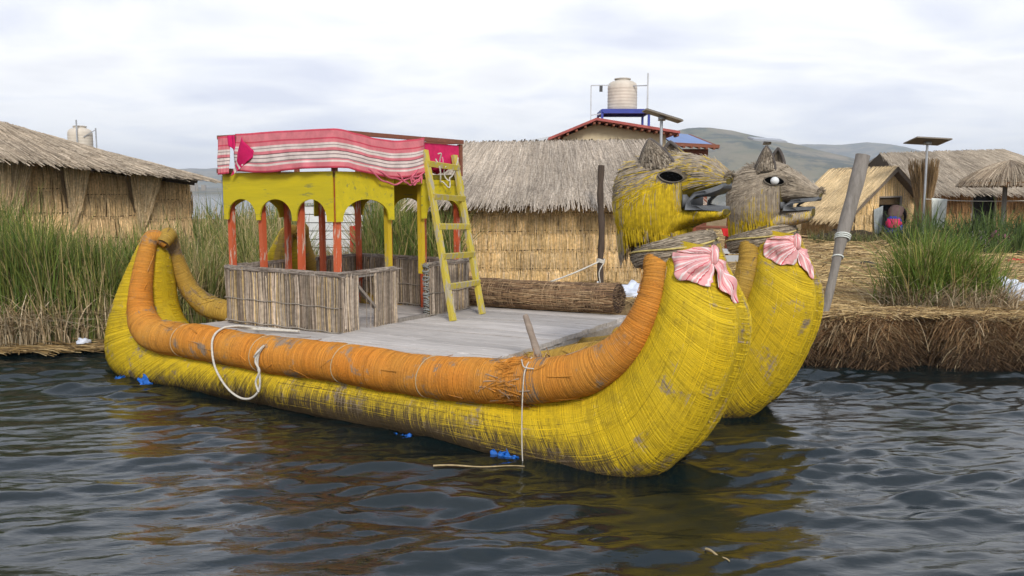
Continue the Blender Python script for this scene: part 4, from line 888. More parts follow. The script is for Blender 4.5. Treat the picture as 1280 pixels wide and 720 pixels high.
scarf(0, 'pink and white striped scarf on the neck of the nearer, yellower animal head', 1, 0); scarf(2.1, 'pink and white striped scarf on the neck of the farther, greyer animal head', 4, 1)
# ================================================================== huts
GOLD = palette((.74, .53, .26), (.68, .48, .22), (.80, .60, .32), (.58, .40, .18), (.76, .58, .35), var=.11)
TAN = palette((.70, .50, .26), (.63, .44, .22), (.76, .56, .31), (.52, .36, .18), var=.12)
THATCH = palette((.45, .385, .31), (.39, .33, .265), (.51, .44, .355), (.31, .26, .205), (.42, .35, .27), var=.13)
THATCH_B = palette((.42, .34, .245), (.35, .28, .20), (.48, .395, .29), (.28, .22, .155), var=.14)
def flip(P): return np.asarray(P, float)

def reed_wall_path(m, path, z0, z1, tiers, dens, w, pal, base=(.16, .10, .045), sink=0):
    "reeds standing along a footprint path in overlapping tiers, tied with dark seams"
    D = np.asarray(path, float); d = np.r_[0, np.cumsum(np.linalg.norm(np.diff(D, axis=0), axis=1))]; L = d[-1]
    def at(u): return np.stack([np.interp(u, d, D[:, 0]), np.interp(u, d, D[:, 1])], -1)
    def nr(u):
        t = unit(at(np.clip(u + .05, 0, L)) - at(np.clip(u - .05, 0, L))); return np.stack([t[..., 1], -t[..., 0]], -1)
    uu = np.linspace(0, L, max(8, int(L * 6))); p = at(uu); P = np.stack([np.c_[p, np.full(len(p), z0 - .15)], np.c_[p, np.full(len(p), z1)]], 1); m.grid(P, col=base)
    h = (z1 - z0) / tiers; n = int(L * dens)
    for k in range(tiers):
        u = U(0, L, n); za = z0 + k * h - U(.0, .07, n); zb = z0 + (k + 1) * h + U(-.03, .02, n) ; t = np.linspace(0, 1, 4)[None]
        ul = np.clip(u[:, None] + rng.normal(0, .012, n)[:, None] * (t - .5) * 2, 0, L); q = at(ul); nn = nr(ul)
        bul = .022 * np.sin(PI * np.clip(t, 0, 1)) + .022 * (1 - t) + U(0, .02, n)[:, None]
        z = zb[:, None] + (za - zb)[:, None] * (1 - t); z = za[:, None] + (zb - za)[:, None] * t
        PP = np.concatenate([q + nn * bul[..., None], z[..., None]], -1); N3 = np.concatenate([nn, 0 * nn[..., :1]], -1)
        tg = unit(np.gradient(PP, axis=1)); c = pal(n) * (1 + .10 * wob(np.stack([u, 0 * u + k * 3, 0 * u], 1), 1.2, 6, 7))[:, None]
        cc = c[:, None, :] * np.array([.62, 1.0, 1.02, .8])[None, :, None] if False else c
        m.strips(PP, unit(np.cross(N3, tg)), N3, U(.6, 1.3, n)[:, None] * w, w, cc)
        if k:
            pp = at(uu) + nr(uu) * .036; zz = z0 + k * h + .010 * np.sin(uu * 2.2 + k) + .006 * np.sin(uu * 7)
            m.tube(np.c_[pp, zz], .009, 5, col=(.09, .055, .025))

def slab(m, tl, tr, br, bl, th, col):
    "closed roof slab under the thatch"
    A = [np.asarray(a, float) for a in (tl, tr, br, bl)]; n = unit(np.cross(A[1] - A[0], A[3] - A[0])); n = n if n[2] > 0 else -n
    V = A + [a - n * th for a in A]; m.add(np.array(V), [[0,1,2,3],[7,6,5,4],[0,4,5,1],[1,5,6,2],[2,6,7,3],[3,7,4,0]], col=col)
def thatch(m, tl, tr, br, bl, n, pal, w=.012, L=(.5, 1.1), base=(.17, .135, .10), lift=.05, eave=0, jit=.02, out=(0, -.5, 1)):
    slab(m, tl, tr, br, bl, .12, base)
    fibre_patch(m, tl, tr, br, bl, n, L, w, lambda n_, u, v: pal(n_) * (1 + .12 * wob(np.stack([u * 6, v * 2.5, 0 * u], 1), 1.6, 6, 3))[:, None], lift, jit, (-.02, .97 - eave), .02, 4, out=out)
    e = max(60, int(np.linalg.norm(np.asarray(br, float) - np.asarray(bl, float)) * 130))     # ragged eave
    fibre_patch(m, tl, tr, br, bl, e, (.12, .24), w, lambda n_, u, v: pal(n_) * .85, .03, .010, (.90, .985), .03, 4, out=out)

# ---- golden hut behind the boat
def middle_hut():
    Y0, Y1, X0, X1 = 14.75, 17.6, -1.72, 3.15; zg = .57; b0 = np.array([.8, 16.2, zg])
    r = thing('reed_hut', 'golden reed hut with rounded end and grey thatched roof just behind the deck', 'hut', b0)
    m = MB(); R = 1.0
    arc = lambda cx, cy, a0, a1: [(cx + R * math.cos(a), cy + R * math.sin(a)) for a in np.linspace(a0, a1, 10)]
    path = [(X0, Y1)] + arc(X0 + R, Y0 + R, PI, 1.5 * PI) + arc(X1 - R, Y0 + R, 1.5 * PI, 2 * PI) + [(X1, Y1), (X0, Y1)]
    reed_wall_path(m, path, zg, 2.17, 5, 340, .0055, GOLD, base=(.30, .2, .09)); m.build('wall', M['straw'], r, b0, smooth=False)
    m = MB(); e = .10; ze, zr = 2.21, 3.12; ym = (Y0 + Y1) / 2; hx = .75
    A, B = (X0 + hx, ym, zr), (X1 - hx + .25, ym, zr + .04); FL, FR, BR_, BL_ = (X0 - e + .25, Y0 - e, ze), (X1 + e - .15, Y0 - e, ze), (X1 + e - .15, Y1 + e, ze), (X0 - e + .25, Y1 + e, ze)
    thatch(m, A, B, FR, FL, 20000, THATCH, .0055, (.3, .8), lift=.024, jit=.012, out=(0, -1, 1)); thatch(m, B, A, BL_, BR_, 2500, THATCH, .012, (.6, 1.2), out=(0, 1, 1))
    thatch(m, B, B, BR_, FR, 2500, THATCH, .010, (.6, 1.1), out=(1, 0, 1)); thatch(m, A, A, FL, BL_, 2500, THATCH, .010, (.6, 1.1), out=(-1, 0, 1))
    m.build('roof', M['straw'], r, b0, smooth=False)
middle_hut()

# ---- long hut on the left, three bays under hanging thatch
def left_hut():
    zg = .1; P = lambda t, off=0.0: np.array([-8.75 + 5.3 * t, 15.0 + 7.8 * t])     # wall line
    d = unit(P(1) - P(0)); nn = np.array([d[1], -d[0]]); b0 = np.array([*(P(.15)), zg])
    r = thing('reed_hut', 'long tan reed hut with three bays under sagging thatch behind the green reeds', 'hut', b0)
    eave = lambda t: 2.90 - 1.08 * t; m = MB(); T0, T1 = -.22, .385
    ts = np.linspace(T0, T1, 24); [reed_wall_path(m, [P(t) - nn * .10 for t in np.linspace(a_, b_, 5)], zg, eave(b_) - .05, 6, 170, .009, TAN, base=(.30, .20, .09)) for a_, b_ in zip(np.linspace(T0, T1, 6)[:-1], np.linspace(T0, T1, 6)[1:])]
    reed_wall_path(m, [P(T1) - nn * .05, P(T1) - nn * 3.4], zg, 2.2, 5, 60, .014, TAN); m.build('wall', M['straw'], r, b0, smooth=False)
    m = MB(); n_ = 9; tt = np.linspace(T0, T1 + .01, n_)
    def rid(t): q = P(min(t, .345)) - nn * 1.9; return (*q, 3.70 - 2.2 * min(t, .345))
    def evp(t): q = P(t) + nn * .10; return (*q, eave(t) + .02)
    def bk(t): q = P(t) - nn * 3.9; return (*q, eave(t) - .05)
    for a, b in zip(tt[:-1], tt[1:]):
        thatch(m, rid(a), rid(b), evp(b), evp(a), 2300, THATCH_B, .009, (.4, 1.0), lift=.05, jit=.03, out=(1, 0, 1)); thatch(m, rid(b), rid(a), bk(a), bk(b), 100, THATCH_B, .02, (.6, 1.1), out=(-1, 0, 1))
    thatch(m, rid(.39), rid(.39), bk(tt[-1]), evp(tt[-1]), 900, THATCH_B, .010, (.4, 1.0), out=(0, 1, 1))
    for t, w_, dr in ((-.01, .62, 1.0), (.115, .36, .85), (.262, .50, .80)):           # thatch let down between the bays
        q = P(t) + nn * .14; e_ = eave(t) - .02; q = P(t) + nn * .20; e_ += .02; a = np.array([*(q - d * w_ * .75), e_]); b = np.array([*(q + d * w_ * .75), e_]); lo = np.array([*(P(t) - nn * .0), e_ - dr])
        c0, c1, c2, c3 = a, b, lo + [*(d * .30 * w_), 0], lo - [*(d * .30 * w_), 0]; sh = np.array([*(-nn * .14), 0]); slab(m, c0 + sh, c1 + sh, c2 + sh, c3 + sh, .10, (.30, .22, .13)); fibre_patch(m, c0, c1, c2, c3, 1000, (.3, .8), .009, palette((.66, .49, .28), (.58, .42, .23), (.72, .56, .34), (.48, .34, .18)), .04, .03, (0, .7), .02, 4, out=(nn[0], nn[1], 0))
    m.build('roof', M['straw'], r, b0, smooth=False)
    m = MB(); m.bar((*(P(T0) + nn * .06), eave(T0) - .12), (*(P(T1) + nn * .06), eave(T1) - .12), .05); m.build('beam', M['dark_wood'], r, b0, smooth=False)
left_hut()

# ---- small tent-like hut at right with its door open
def gable_hut(name, label, F0, axis, half, length, zg, zw, za, ov, pal_w, pal_r, door, nroof, flap_ov=.5, dens=110, wst=.012):
    b0 = np.array([*F0, zg]); ax = unit(np.array(axis, float)); pr = np.array([ax[1], -ax[0]])       # pr: towards the right-hand side seen from the front
    F0 = np.array(F0, float); r = thing(name, label, 'hut', b0); c = lambda s, l, z: np.array([*(F0 + pr * s + ax * l), z])
    m = MB(); dw0, dw1, dh = door
    segs = [[c(dw0, 0, 0)[:2], c(-half, 0, 0)[:2]][::-1], [c(dw1, 0, 0)[:2], c(half, 0, 0)[:2]], [c(-half, length, 0)[:2], c(-half, 0, 0)[:2]], [c(half, 0, 0)[:2], c(half, length, 0)[:2]]]
    for s_ in segs: reed_wall_path(m, s_, zg, zw, 4, dens, wst, pal_w)
    # gable above the wall line, reeds of stepped height
    n = int(half * 2 * dens); s_ = U(-half, half, n); top = zw + (za - zw) * (1 - abs(s_) / half) * .97; bot = np.where((s_ > dw0) & (s_ < dw1), dh, zw - .05); ok = top > bot + .03; s_, top, bot = s_[ok], top[ok], bot[ok]; t = np.linspace(0, 1, 3)[None]
    q = (F0 + pr * s_[:, None] - ax * U(0, .02, len(s_))[:, None])[:, None, :] + 0 * t[..., None]; PP = np.concatenate([q, (bot[:, None] + (top - bot)[:, None] * t)[..., None]], -1); nf = np.array([*-ax, 0])
    m.strips(PP, np.broadcast_to([*pr, 0.], PP.shape), np.broadcast_to(nf, PP.shape), wst, wst, pal_w(len(s_)))
    m.add(np.array([c(-half, .03, zw - .02), c(half, .03, zw - .02), c(0, .03, za)]), tris=[[0, 1, 2]], col=(.10, .065, .03))
    if dh < zw: m.add(np.array([c(dw0, .03, dh), c(dw1, .03, dh), c(dw1, .03, zw), c(dw0, .03, zw)]), [[0, 1, 2, 3]], col=(.10, .065, .03))
    m.build('wall', M['straw'], r, b0, smooth=False)
    m = MB(); k = (za - zw) / half; e = ov
    for sg in (-1, 1):
        tl, tr = c(0, -flap_ov, za + .06), c(0, length + .3, za + .06); bl, br = c(sg * (half + e), -flap_ov, zw - k * e + .06), c(sg * (half + e), length + .3, zw - k * e + .06)
        thatch(m, tl, tr, br, bl, nroof, pal_r, wst * .8, (.4, .9), lift=.014, jit=.008, out=(pr[0] * sg, pr[1] * sg, 1))
    m.build('roof', M['straw'], r, b0, smooth=False)
    m = MB(); a, b_ = c(dw0, .5, zg), c(dw1, .5, zg)
    return r, c, b0
r_, c_, b_ = gable_hut('reed_hut', 'small golden reed hut with a pitched roof and an open dark doorway', (12.62, 28.7), (-.35, .94), 1.4, 2.6, .55, 1.80, 2.98, .34, GOLD, palette((.60, .45, .25), (.54, .40, .21), (.66, .51, .30), (.45, .33, .18)), (-.42, .50, 2.05), 4500, .35, 160, .009)
m = MB(); m.box(c_(0, 1.3, 1.3), (1.9, 1.9, 1.5), np.array(Matrix.Rotation(math.atan2(.35, .94), 3, 'Z'))); m.build('shade_block', M['dark'], r_, b_, smooth=False)  # solid black block: the doorway's indoor shade is put into its colour
m = MB(); m.bar(c_(.5, -.03, .5), c_(.5, -.03, 2.05), .06); m.bar(c_(-.42, -.03, 2.03), c_(.5, -.03, 2.05), .05); m.build('door_frame', M['grey_wood'], r_, b_, smooth=False)
def hang(name, label, cat, A, Bp, drop, mt, base=None, fold=.05, taper=.8):
    A, Bp = np.asarray(A, float), np.asarray(Bp, float); d = Bp - A; nn = unit(np.array([d[1], -d[0], 0.])); u, v = np.meshgrid(np.linspace(0, 1, 22), np.linspace(0, 1, 14), indexing='ij')
    uc = .5 + (u - .5) * (1 - (1 - taper) * v); P = A + d * uc[..., None]; P[..., 2] -= drop * v * (1 + .12 * np.sin(5 * u)); P += nn * (fold * np.sin(u * 14 + v * 2) * v)[..., None]
    b = P[11, -1]; r = thing(name, label, cat, b); m = MB(); m.grid(P, uv=np.stack([u, v], -1)); m.build('cloth', mt, r, b, solid=.008)
hang('door_curtain', 'grey cloth hanging at the left of the open hut doorway', 'cloth', c_(-.72, -.12, 1.62), c_(-.34, -.12, 1.75), .95, M['grey_cloth'])

# ---- big grey-thatched hut at far right
def big_hut():
    zg = .55; b0 = np.array([18.5, 35.0, zg]); r = thing('reed_hut', 'big brown reed hut with a tall grey thatched roof at the far right', 'hut', b0); m = MB()
    fl, fr = np.array([15.3, 32.6]), np.array([22.3, 33.4]); bk = np.array([-.35, 4.6])
    dl, dr = fl + (fr - fl) * .335, fl + (fr - fl) * .475
    BRN = palette((.44, .26, .12), (.37, .21, .09), (.50, .31, .14), (.27, .16, .07), var=.15)
    for p in ([fl, dl], [dr, fr], [fl + bk, fl], [fr, fr + bk]): reed_wall_path(m, p, zg, 2.3, 4, 80, .015, BRN)
    m.build('wall', M['straw'], r, b0, smooth=False)
    m = MB(); o = unit(fr - fl); n2 = np.array([o[1], -o[0]]); V = lambda p, z: (*p, z)
    A = V(fl + bk / 2 - o * .25, 3.75); B = V(fr + bk / 2 - o * 1.9, 3.92); FL, FR = V(fl + n2 * .55 - o * .35, 2.30), V(fr + n2 * .55 + o * .4, 2.36); BR2, BL2 = V(fr + bk - n2 * .5 + o * .4, 2.3), V(fl + bk - n2 * .5 - o * .35, 2.3)
    G2 = palette((.41, .345, .26), (.35, .29, .22), (.46, .39, .30), (.28, .23, .17))
    thatch(m, A, B, FR, FL, 14000, G2, .010, (.4, 1.0), lift=.04, jit=.012, out=(0, -1, 1)); thatch(m, B, A, BL2, BR2, 700, G2, .02, (.6, 1.1), out=(0, 1, 1)); thatch(m, B, B, BR2, FR, 1500, G2, .016, (.6, 1.1), out=(1, 0, 1)); thatch(m, A, A, FL, BL2, 1200, G2, .016, (.6, 1.1), out=(-1, 0, .4))
    m.build('roof', M['straw'], r, b0, smooth=False)
    m = MB(); m.bar(V(fl + n2 * .5, 2.22), V(fr + n2 * .5, 2.28), .09, .12); m.bar(V(dl, zg), V(dl, 2.3), .08); m.bar(V(dr, zg), V(dr, 2.3), .08); m.build('eave_beam', M['grey_wood'], r, b0, smooth=False)
    m = MB(); q = (dl + dr) / 2 + bk * .2; m.box((*q, 1.4), (1.6, 1.2, 1.7)); m.build('shade_block', M['dark'], r, b0, smooth=False)  # black block behind the door gap, its colour standing in for indoor shade
big_hut()

# ---- thatched parasol
def parasol():
    b0 = np.array([14.35, 25.0, .55]); r = thing('thatched_parasol', 'round thatched parasol on a wooden post in front of the big hut', 'parasol', b0); m = MB(); m.tube(np.array([b0 + [.02 * math.sin(z), 0, z] for z in np.linspace(-.1, 2.25, 8)]), .065, 9); m.build('post', M['grey_wood'], r, b0)
    m = MB(); c = b0 + [.12, 0, 0]; R, za, ze = 1.30, 2.52, 1.92; m.lathe([(.01, za), (R * .5, (za + ze) / 2 + .06), (R, ze), (R, ze - .06), (.02, ze + .3)], c, 30, col=(.12, .085, .055))
    n = 2600; a = U(0, 2 * PI, n); r0 = U(0, .8, n); r1 = np.minimum(r0 + U(.25, .5, n), 1.06); t = np.linspace(0, 1, 4)[None]; rr = (r0[:, None] + (r1 - r0)[:, None] * t); z = za + (ze - za) * rr + .10 * np.sin(PI * np.clip(rr, 0, 1)) + U(0, .05, n)[:, None] - .1 * (rr > 1)
    P = np.stack([R * rr * np.cos(a)[:, None], R * rr * np.sin(a)[:, None], z], -1) + c; nr = np.broadcast_to(unit(np.stack([.35 * np.cos(a), .35 * np.sin(a), 1 + 0 * a], 1))[:, None], P.shape); m.strips(P, unit(np.cross(nr, unit(np.gradient(P, axis=1)))), nr, .012, .012, palette((.33, .26, .18), (.26, .20, .14), (.39, .32, .23), (.2, .15, .10))(n))
    n = 500; a = U(0, 2 * PI, n); P = np.stack([np.stack([R * np.cos(a), R * np.sin(a), np.full(n, ze)], 1), np.stack([R * 1.0 * np.cos(a), R * np.sin(a), ze - U(.06, .15, n)], 1)], 1) + c; nr = np.broadcast_to(np.stack([np.cos(a), np.sin(a), 0 * a], 1)[:, None], P.shape); m.strips(P, np.cross(nr, np.broadcast_to([0, 0, -1.], P.shape)), nr, .013, .01, palette((.25, .14, .06), (.17, .09, .045), (.30, .19, .09))(n))
    m.build('canopy', M['straw'], r, b0, smooth=False)
parasol()

# ---- cream house with red roof edge, water tank and panels
def cream_house():
    Yf = 24.0; b0 = np.array([3.2, 27, .55]); r = thing('cream_house', 'cream gabled house with a red sheet roof behind the golden hut', 'house', b0)
    L, A, R = np.array([1.0, 3.62]), np.array([2.32, 4.16]), np.array([4.62, 3.80]); Yb = 30.
    m = MB(); o = [(L[0] + .45, .5), (R[0] - .3, .5), (R[0] - .3, R[1] + .0), (A[0], A[1] - .07), (L[0] + .45, L[1] + .12)]; m.prism(o, Yf + .25, Yb, None); m.build('wall', M['cream'], r, b0, smooth=False)
    m = MB()
    for p, q in ((L, A), (A, R)):
        t = .07; o = [(p[0], p[1]), (q[0], q[1]), (q[0], q[1] + t), (p[0], p[1] + t)]; m.prism(o, Yf - .25, Yb + .2, None)
    m.build('roof', M['red_roof'], r, b0, smooth=False)
    m = MB()
    for f in np.linspace(.04, .96, 6): p = L + (A - L) * f; m.bar((p[0], Yf - .2, p[1] - .05), (p[0], Yf + .3, p[1] - .05), .06, .06)
    for f in np.linspace(.04, .98, 12): p = A + (R - A) * f; m.bar((p[0], Yf - .2, p[1] - .05), (p[0], Yf + .3, p[1] - .05), .06, .06)
    m.build('rafter', M['brown_wood'], r, b0, smooth=False)
cream_house()
def blue_shed():
    b0 = np.array([5.4, 27.5, .55]); r = thing('blue_roofed_shed', 'shed with a blue sheet roof and brown eave beside the cream house', 'shed', b0); m = MB()
    tl, tr, br, bl = np.array([4.75, 28, 4.14]), np.array([5.70, 28, 4.06]), np.array([5.95, 25.2, 3.55]), np.array([4.66, 25.2, 3.62]); slab(m, tl, tr, br, bl, .04, (1, 1, 1)); m.build('roof', M['blue_roof'], r, b0, smooth=False)
    m = MB(); m.bar(bl + [0, -.03, -.03], br + [.1, -.03, -.03], .08, .10); m.bar(br + [.05, 0, -.05], tr + [.05, 0, -.05], .08, .1)
    for f in np.linspace(.1, .95, 6): p = bl + (br - bl) * f; m.bar(p + [0, -.12, -.1], p + [0, .6, .0], .06)
    m.build('eave', M['brown_wood'], r, b0, smooth=False); m = MB(); m.box((5.2, 27, 2.0), (1.3, 2.6, 2.95)); m.build('wall', M['brown_wood'], r, b0, smooth=False)
blue_shed()
def grey_shed():
    b0 = np.array([.9, 32, .5]); r = thing('grey_roofed_shed', 'low shed with a pale grey sheet roof left of the cream house', 'shed', b0); m = MB()
    slab(m, (2.4, 35.5, 4.6), (3.2, 35.5, 4.6), (3.0, 31.0, 3.7), (.0, 31.0, 3.95), .05, (1, 1, 1)); slab(m, (2.4, 35.5, 4.62), (.0, 31.0, 3.95), (-1.2, 33, 3.3), (.2, 37, 3.3), .05, (.95, .95, .95)); m.build('roof', M['grey_roof'], r, b0, smooth=False)
    m = MB(); m.box((1.2, 33.5, 1.9), (2.6, 3.6, 2.9)); m.build('wall', M['cream'], r, b0, smooth=False)
grey_shed()
def tank_at(x, y, z, R, H, name, label, cat='water tank'):
    b0 = np.array([x, y, z]); r = thing(name, label, cat, b0); m = MB()
    pr = [(.01, 0), (R * .97, 0), (R, .03)]
    for k in range(7):
        za = .06 + (H * .74 - .06) * k / 7; pr += [(R, za), (R * 1.012, za + .02), (R * 1.012, za + .05), (R, za + .07)]
    pr += [(R, H * .76), (R * .93, H * .84), (R * .70, H * .90), (R * .52, H * .92), (R * .50, H * .97)]; m.lathe(pr, b0, 30); m.build('drum', M['tank'], r, b0)
    m = MB(); m.lathe([(R * .56, H * .955), (R * .56, H * .99), (R * .45, H), (.01, H * 1.01)], b0, 24, col=(.7, .7, .7)); m.build('lid', M['tank'], r, b0); return r
def stand():
    b0 = np.array([3.45, 27.5, 3.6]); r = thing('tank_stand', 'blue steel stand on the roof carrying the cream water tank', 'stand', b0); x0, x1, y0, y1, zt = 2.78, 4.22, 26.7, 28.0, 4.72
    m = MB(); m.box(((x0 + x1) / 2, (y0 + y1) / 2, zt), (x1 - x0, y1 - y0, .05))
    for a, b in (((x0, y0), (x1, y0)), ((x1, y0), (x1, y1)), ((x1, y1), (x0, y1)), ((x0, y1), (x0, y0))): m.bar((*a, zt - .05), (*b, zt - .05), .07, .12)
    m.build('platform', M['blue_metal'], r, b0, smooth=False)
    for x, y in ((x0, y0), (x1, y0), (x1, y1), (x0, y1)): m = MB(); m.bar((x, y, 3.3), (x, y, zt - .08), .07); m.build('leg', M['blue_metal'], r, b0, smooth=False)
    m = MB(); m.bar((x1 - .05, y0 - .02, zt - .1), (x1 - .05, y0 - .02, 5.82), .045); m.bar((x1 - .05, y0, 5.45), (x1 - .55, y0 + .3, 5.47), .03); m.build('feed_pipe', M['metal'], r, b0, smooth=False); m = MB(); m.bar((x0 - .35, y0, 3.9), (x0 - .35, y0, 5.45), .03); m.bar((x0 - .35, y0, 5.45), (x0 + .25, y0 + .1, 5.47), .03); m.bar((x0 - .35, y0, 4.55), (x0, y0, 4.6), .025); m.box((x0 - .04, y0 + .05, 5.36), (.09, .09, .18), col=(.15, .15, .15)); m.build('pipe_frame', M['metal'], r, b0, smooth=False)
stand(); tank_at(3.47, 27.3, 4.745, .46, 1.0, 'water_tank', 'cream plastic water tank on a blue stand above the red roof')
rr = tank_at(-13.6, 27.2, 3.35, .36, .92, 'water_tank', 'pale water tank behind the thatched ridge at the far left')
m = MB(); m.bar((-13.1, 27.2, .2), (-13.1, 27.2, 4.2), .03); m.bar((-13.35, 26.9, 3.9), (-13.1, 27.2, 4.15), .02); m.bar((-13.5, 26.8, .2), (-13.5, 26.8, 4.42), .035); m.box((-13.6, 27.2, 1.7), (.7, .7, 3.28)); m.build('support', M['metal'], rr, (-13.6, 27.2, 3.35), smooth=False)
def solar(name, label, x, y, z, tilt, size, zb, polex=0, back=None, yawz=0):
    b0 = np.array([x + polex, y, zb]); r = thing(name, label, 'solar panel', b0); R = np.array(Matrix.Rotation(yawz, 3, 'Z') @ Matrix.Rotation(tilt[1], 3, 'Y') @ Matrix.Rotation(tilt[0], 3, 'X'))
    m = MB(); m.box((x, y, z), (size[0], size[1], .035), R); m.build('panel', back or M['panel_back'], r, b0, smooth=False)
    m = MB(); m.box(np.array([x, y, z]) + R @ np.array([0, 0, .024]), (size[0] - .05, size[1] - .05, .01), R); m.build('cells', M['panel'] if back is None else back, r, b0, smooth=False)
    m = MB(); m.tube(np.array([[x + polex, y, a] for a in np.linspace(zb, z - .10, 6)]), .038, 8); m.box((x + polex * .6, y, z - .07), (.16, .2, .10)); m.build('pole', M['metal'], r, b0)
solar('solar_panel', 'dark solar panel tilted on a pole beside the cream house', 3.82, 22.0, 4.12, (0, math.radians(17)), (.98, .7), .5, -.02)
solar('solar_panel', 'pale solar panel standing behind the greyer animal head', 6.50, 22.0, 3.52, (math.radians(9), math.radians(4)), (.86, .6), .5, 0, m_plain('pale_panel', (.36, .38, .41), .5, .1))
solar('solar_panel', 'flat solar panel on a tall metal pole between the two right-hand huts', 13.0, 27.0, 3.78, (math.radians(-9), math.radians(3)), (1.1, .9), .5)

# ---- white plank cabin of a boat seen through the arches
def white_boat():
    b0 = np.array([-3.55, 17.2, .1]); r = thing('white_plank_shed', 'white plank shed seen through the cabin arches', 'shed', b0); m = MB()
    for k in range(11): m.box((-3.5, 17.2, .25 + .16 * k), (1.25, 1.4, .145), col=np.array([1, 1, 1]) * U(.88, 1.05))
    m.build('wall', M['white_paint'], r, b0, smooth=False); m = MB(); m.box((-3.5, 17.2, 2.02), (1.45, 1.6, .06)); m.build('roof', M['grey_roof'], r, b0, smooth=False)
    m = MB(); m.box((-3.02, 16.47, 1.30), (.22, .04, .5)); m.build('hatch', M['red_cloth'], r, b0, smooth=False)
white_boat()

# ================================================================== posts, lines and small things ashore
def plain_pole():
    b0 = np.array([1.47, 13.9, .5]); r = thing('wooden_pole', 'upright dark wooden mooring pole in front of the golden hut', 'pole', b0); m = MB(); m.tube(np.array([[1.47 + .012 * math.sin(z * 5) - .012 * z, 13.9, z] for z in np.linspace(.4, 2.63, 16)]), .052 + .006 * np.sin(np.arange(16) * 2.3), 9); m.build('pole', M['dark_wood'], r, b0)
    m = MB(); [m.tube(np.array([[1.45 + .06 * math.cos(a), 13.9 + .06 * math.sin(a), zz + .012 * math.sin(2 * a)] for a in np.linspace(0, 6.3, 14)]), .012, 6, caps=False) for zz in (1.06, 1.08, 1.10)]; m.tube(catmull([(1.50, 13.85, 1.06), (1.42, 13.83, .9), (1.44, 13.84, .7), (1.40, 13.84, .55)], 20), .010, 6); m.build('rope_knot', M['rope'], r, b0)
plain_pole()
rr = thing('mooring_line', 'white mooring line running from the dark pole down to the bank', 'rope', (0, 13.6, .7)); m = MB(); m.tube(catmull([(1.42, 13.86, 1.07), (.95, 13.7, .88), (.4, 13.6, .70), (.0, 13.5, .655), (-.4, 13.5, .66), (-.6, 13.6, .78), (-.85, 13.7, .95)], 60), .014, 6); m.build('rope', M['rope'], rr, (0, 13.6, .7))
def lean_post():
    b0 = np.array([4.08, 11.1, .5]); r = thing('leaning_post', 'thick grey leaning post tied with plastic strip beside the farther prow', 'post', b0); m = MB(); A, B = np.array([4.02, 11.05, .30]), np.array([4.60, 11.3, 2.68]); t = np.linspace(0, 1, 26); rad = np.interp(t, [0, .45, .55, 1], [.052, .058, .086, .096]); m.tube(A + (B - A) * t[:, None] + np.stack([.008 * np.sin(t * 9), 0 * t, 0 * t], 1), rad * (1 + .04 * np.sin(t * 31)), 12); m.build('post', M['grey_wood'], r, b0)
    for tt in np.r_[np.linspace(.54, .56, 3), .44]:
        m = MB()
        c = A + (B - A) * tt; rr_ = np.interp(tt, t, rad) + .008; d = unit(B - A); u = unit(np.cross(d, [0, 1, 0])); v = np.cross(d, u); m.tube(np.array([c + u * rr_ * math.cos(a) + v * rr_ * math.sin(a) + d * .03 * math.sin(a) for a in np.linspace(0, 6.3, 16)]), .011, 6, caps=False)
        m.build('plastic_tie', M['white_cloth'], r, b0)
lean_post()

# clothes line with washing
rr = thing('clothes_line', 'thin pale line strung across the front of the big hut', 'line', (15, 26.5, 1.8)); m = MB(); m.tube(catmull([(13.0, 27.0, 1.98), (14.2, 26.6, 1.92), (15.6, 26.3, 1.93), (17.5, 26.0, 2.0)], 40), .012, 5); m.bar((17.5, 26.0, .5), (17.5, 26.0, 2.05), .06); m.build('line', M['rope'], rr, (15, 26.5, 1.8))
hang('hung_washing', 'white and pale green cloth hung beside the solar panel pole', 'cloth', (12.98, 26.5, 2.02), (13.42, 26.4, 1.98), 1.0, M['white_cloth'], fold=.08)
# tied bundle of dry reeds
def bundle_reeds():
    b0 = np.array([13.45, 27.9, .55]); r = thing('reed_bundle', 'tall brown bundle of dry reeds standing beside the small hut', 'reed bundle', b0); m = MB(); n = 900; a = U(0, 2 * PI, n); rd = np.sqrt(U(0, 1, n)); t = np.linspace(0, 1, 5)[None]; z = t * U(1.7, 2.75, n)[:, None]; R = (.42 - .16 * np.sin(PI * np.clip(z / 2.4, 0, 1)) + .05 * (z > 2)) * rd[:, None]
    P = np.stack([b0[0] - .12 * z * .3 + R * np.cos(a)[:, None], b0[1] + R * np.sin(a)[:, None], b0[2] + z], -1); nr = np.broadcast_to(np.stack([np.cos(a), np.sin(a), 0 * a], 1)[:, None], P.shape); m.strips(P, np.cross(nr, np.broadcast_to([0, 0, 1.], P.shape)), nr, np.array([1, 1, .9, .7, .3])[None] * .012, .010, palette((.26, .165, .075), (.20, .125, .055), (.32, .21, .10), (.14, .09, .04))(n)); m.build('reeds', M['straw'], r, b0, smooth=False)
bundle_reeds()

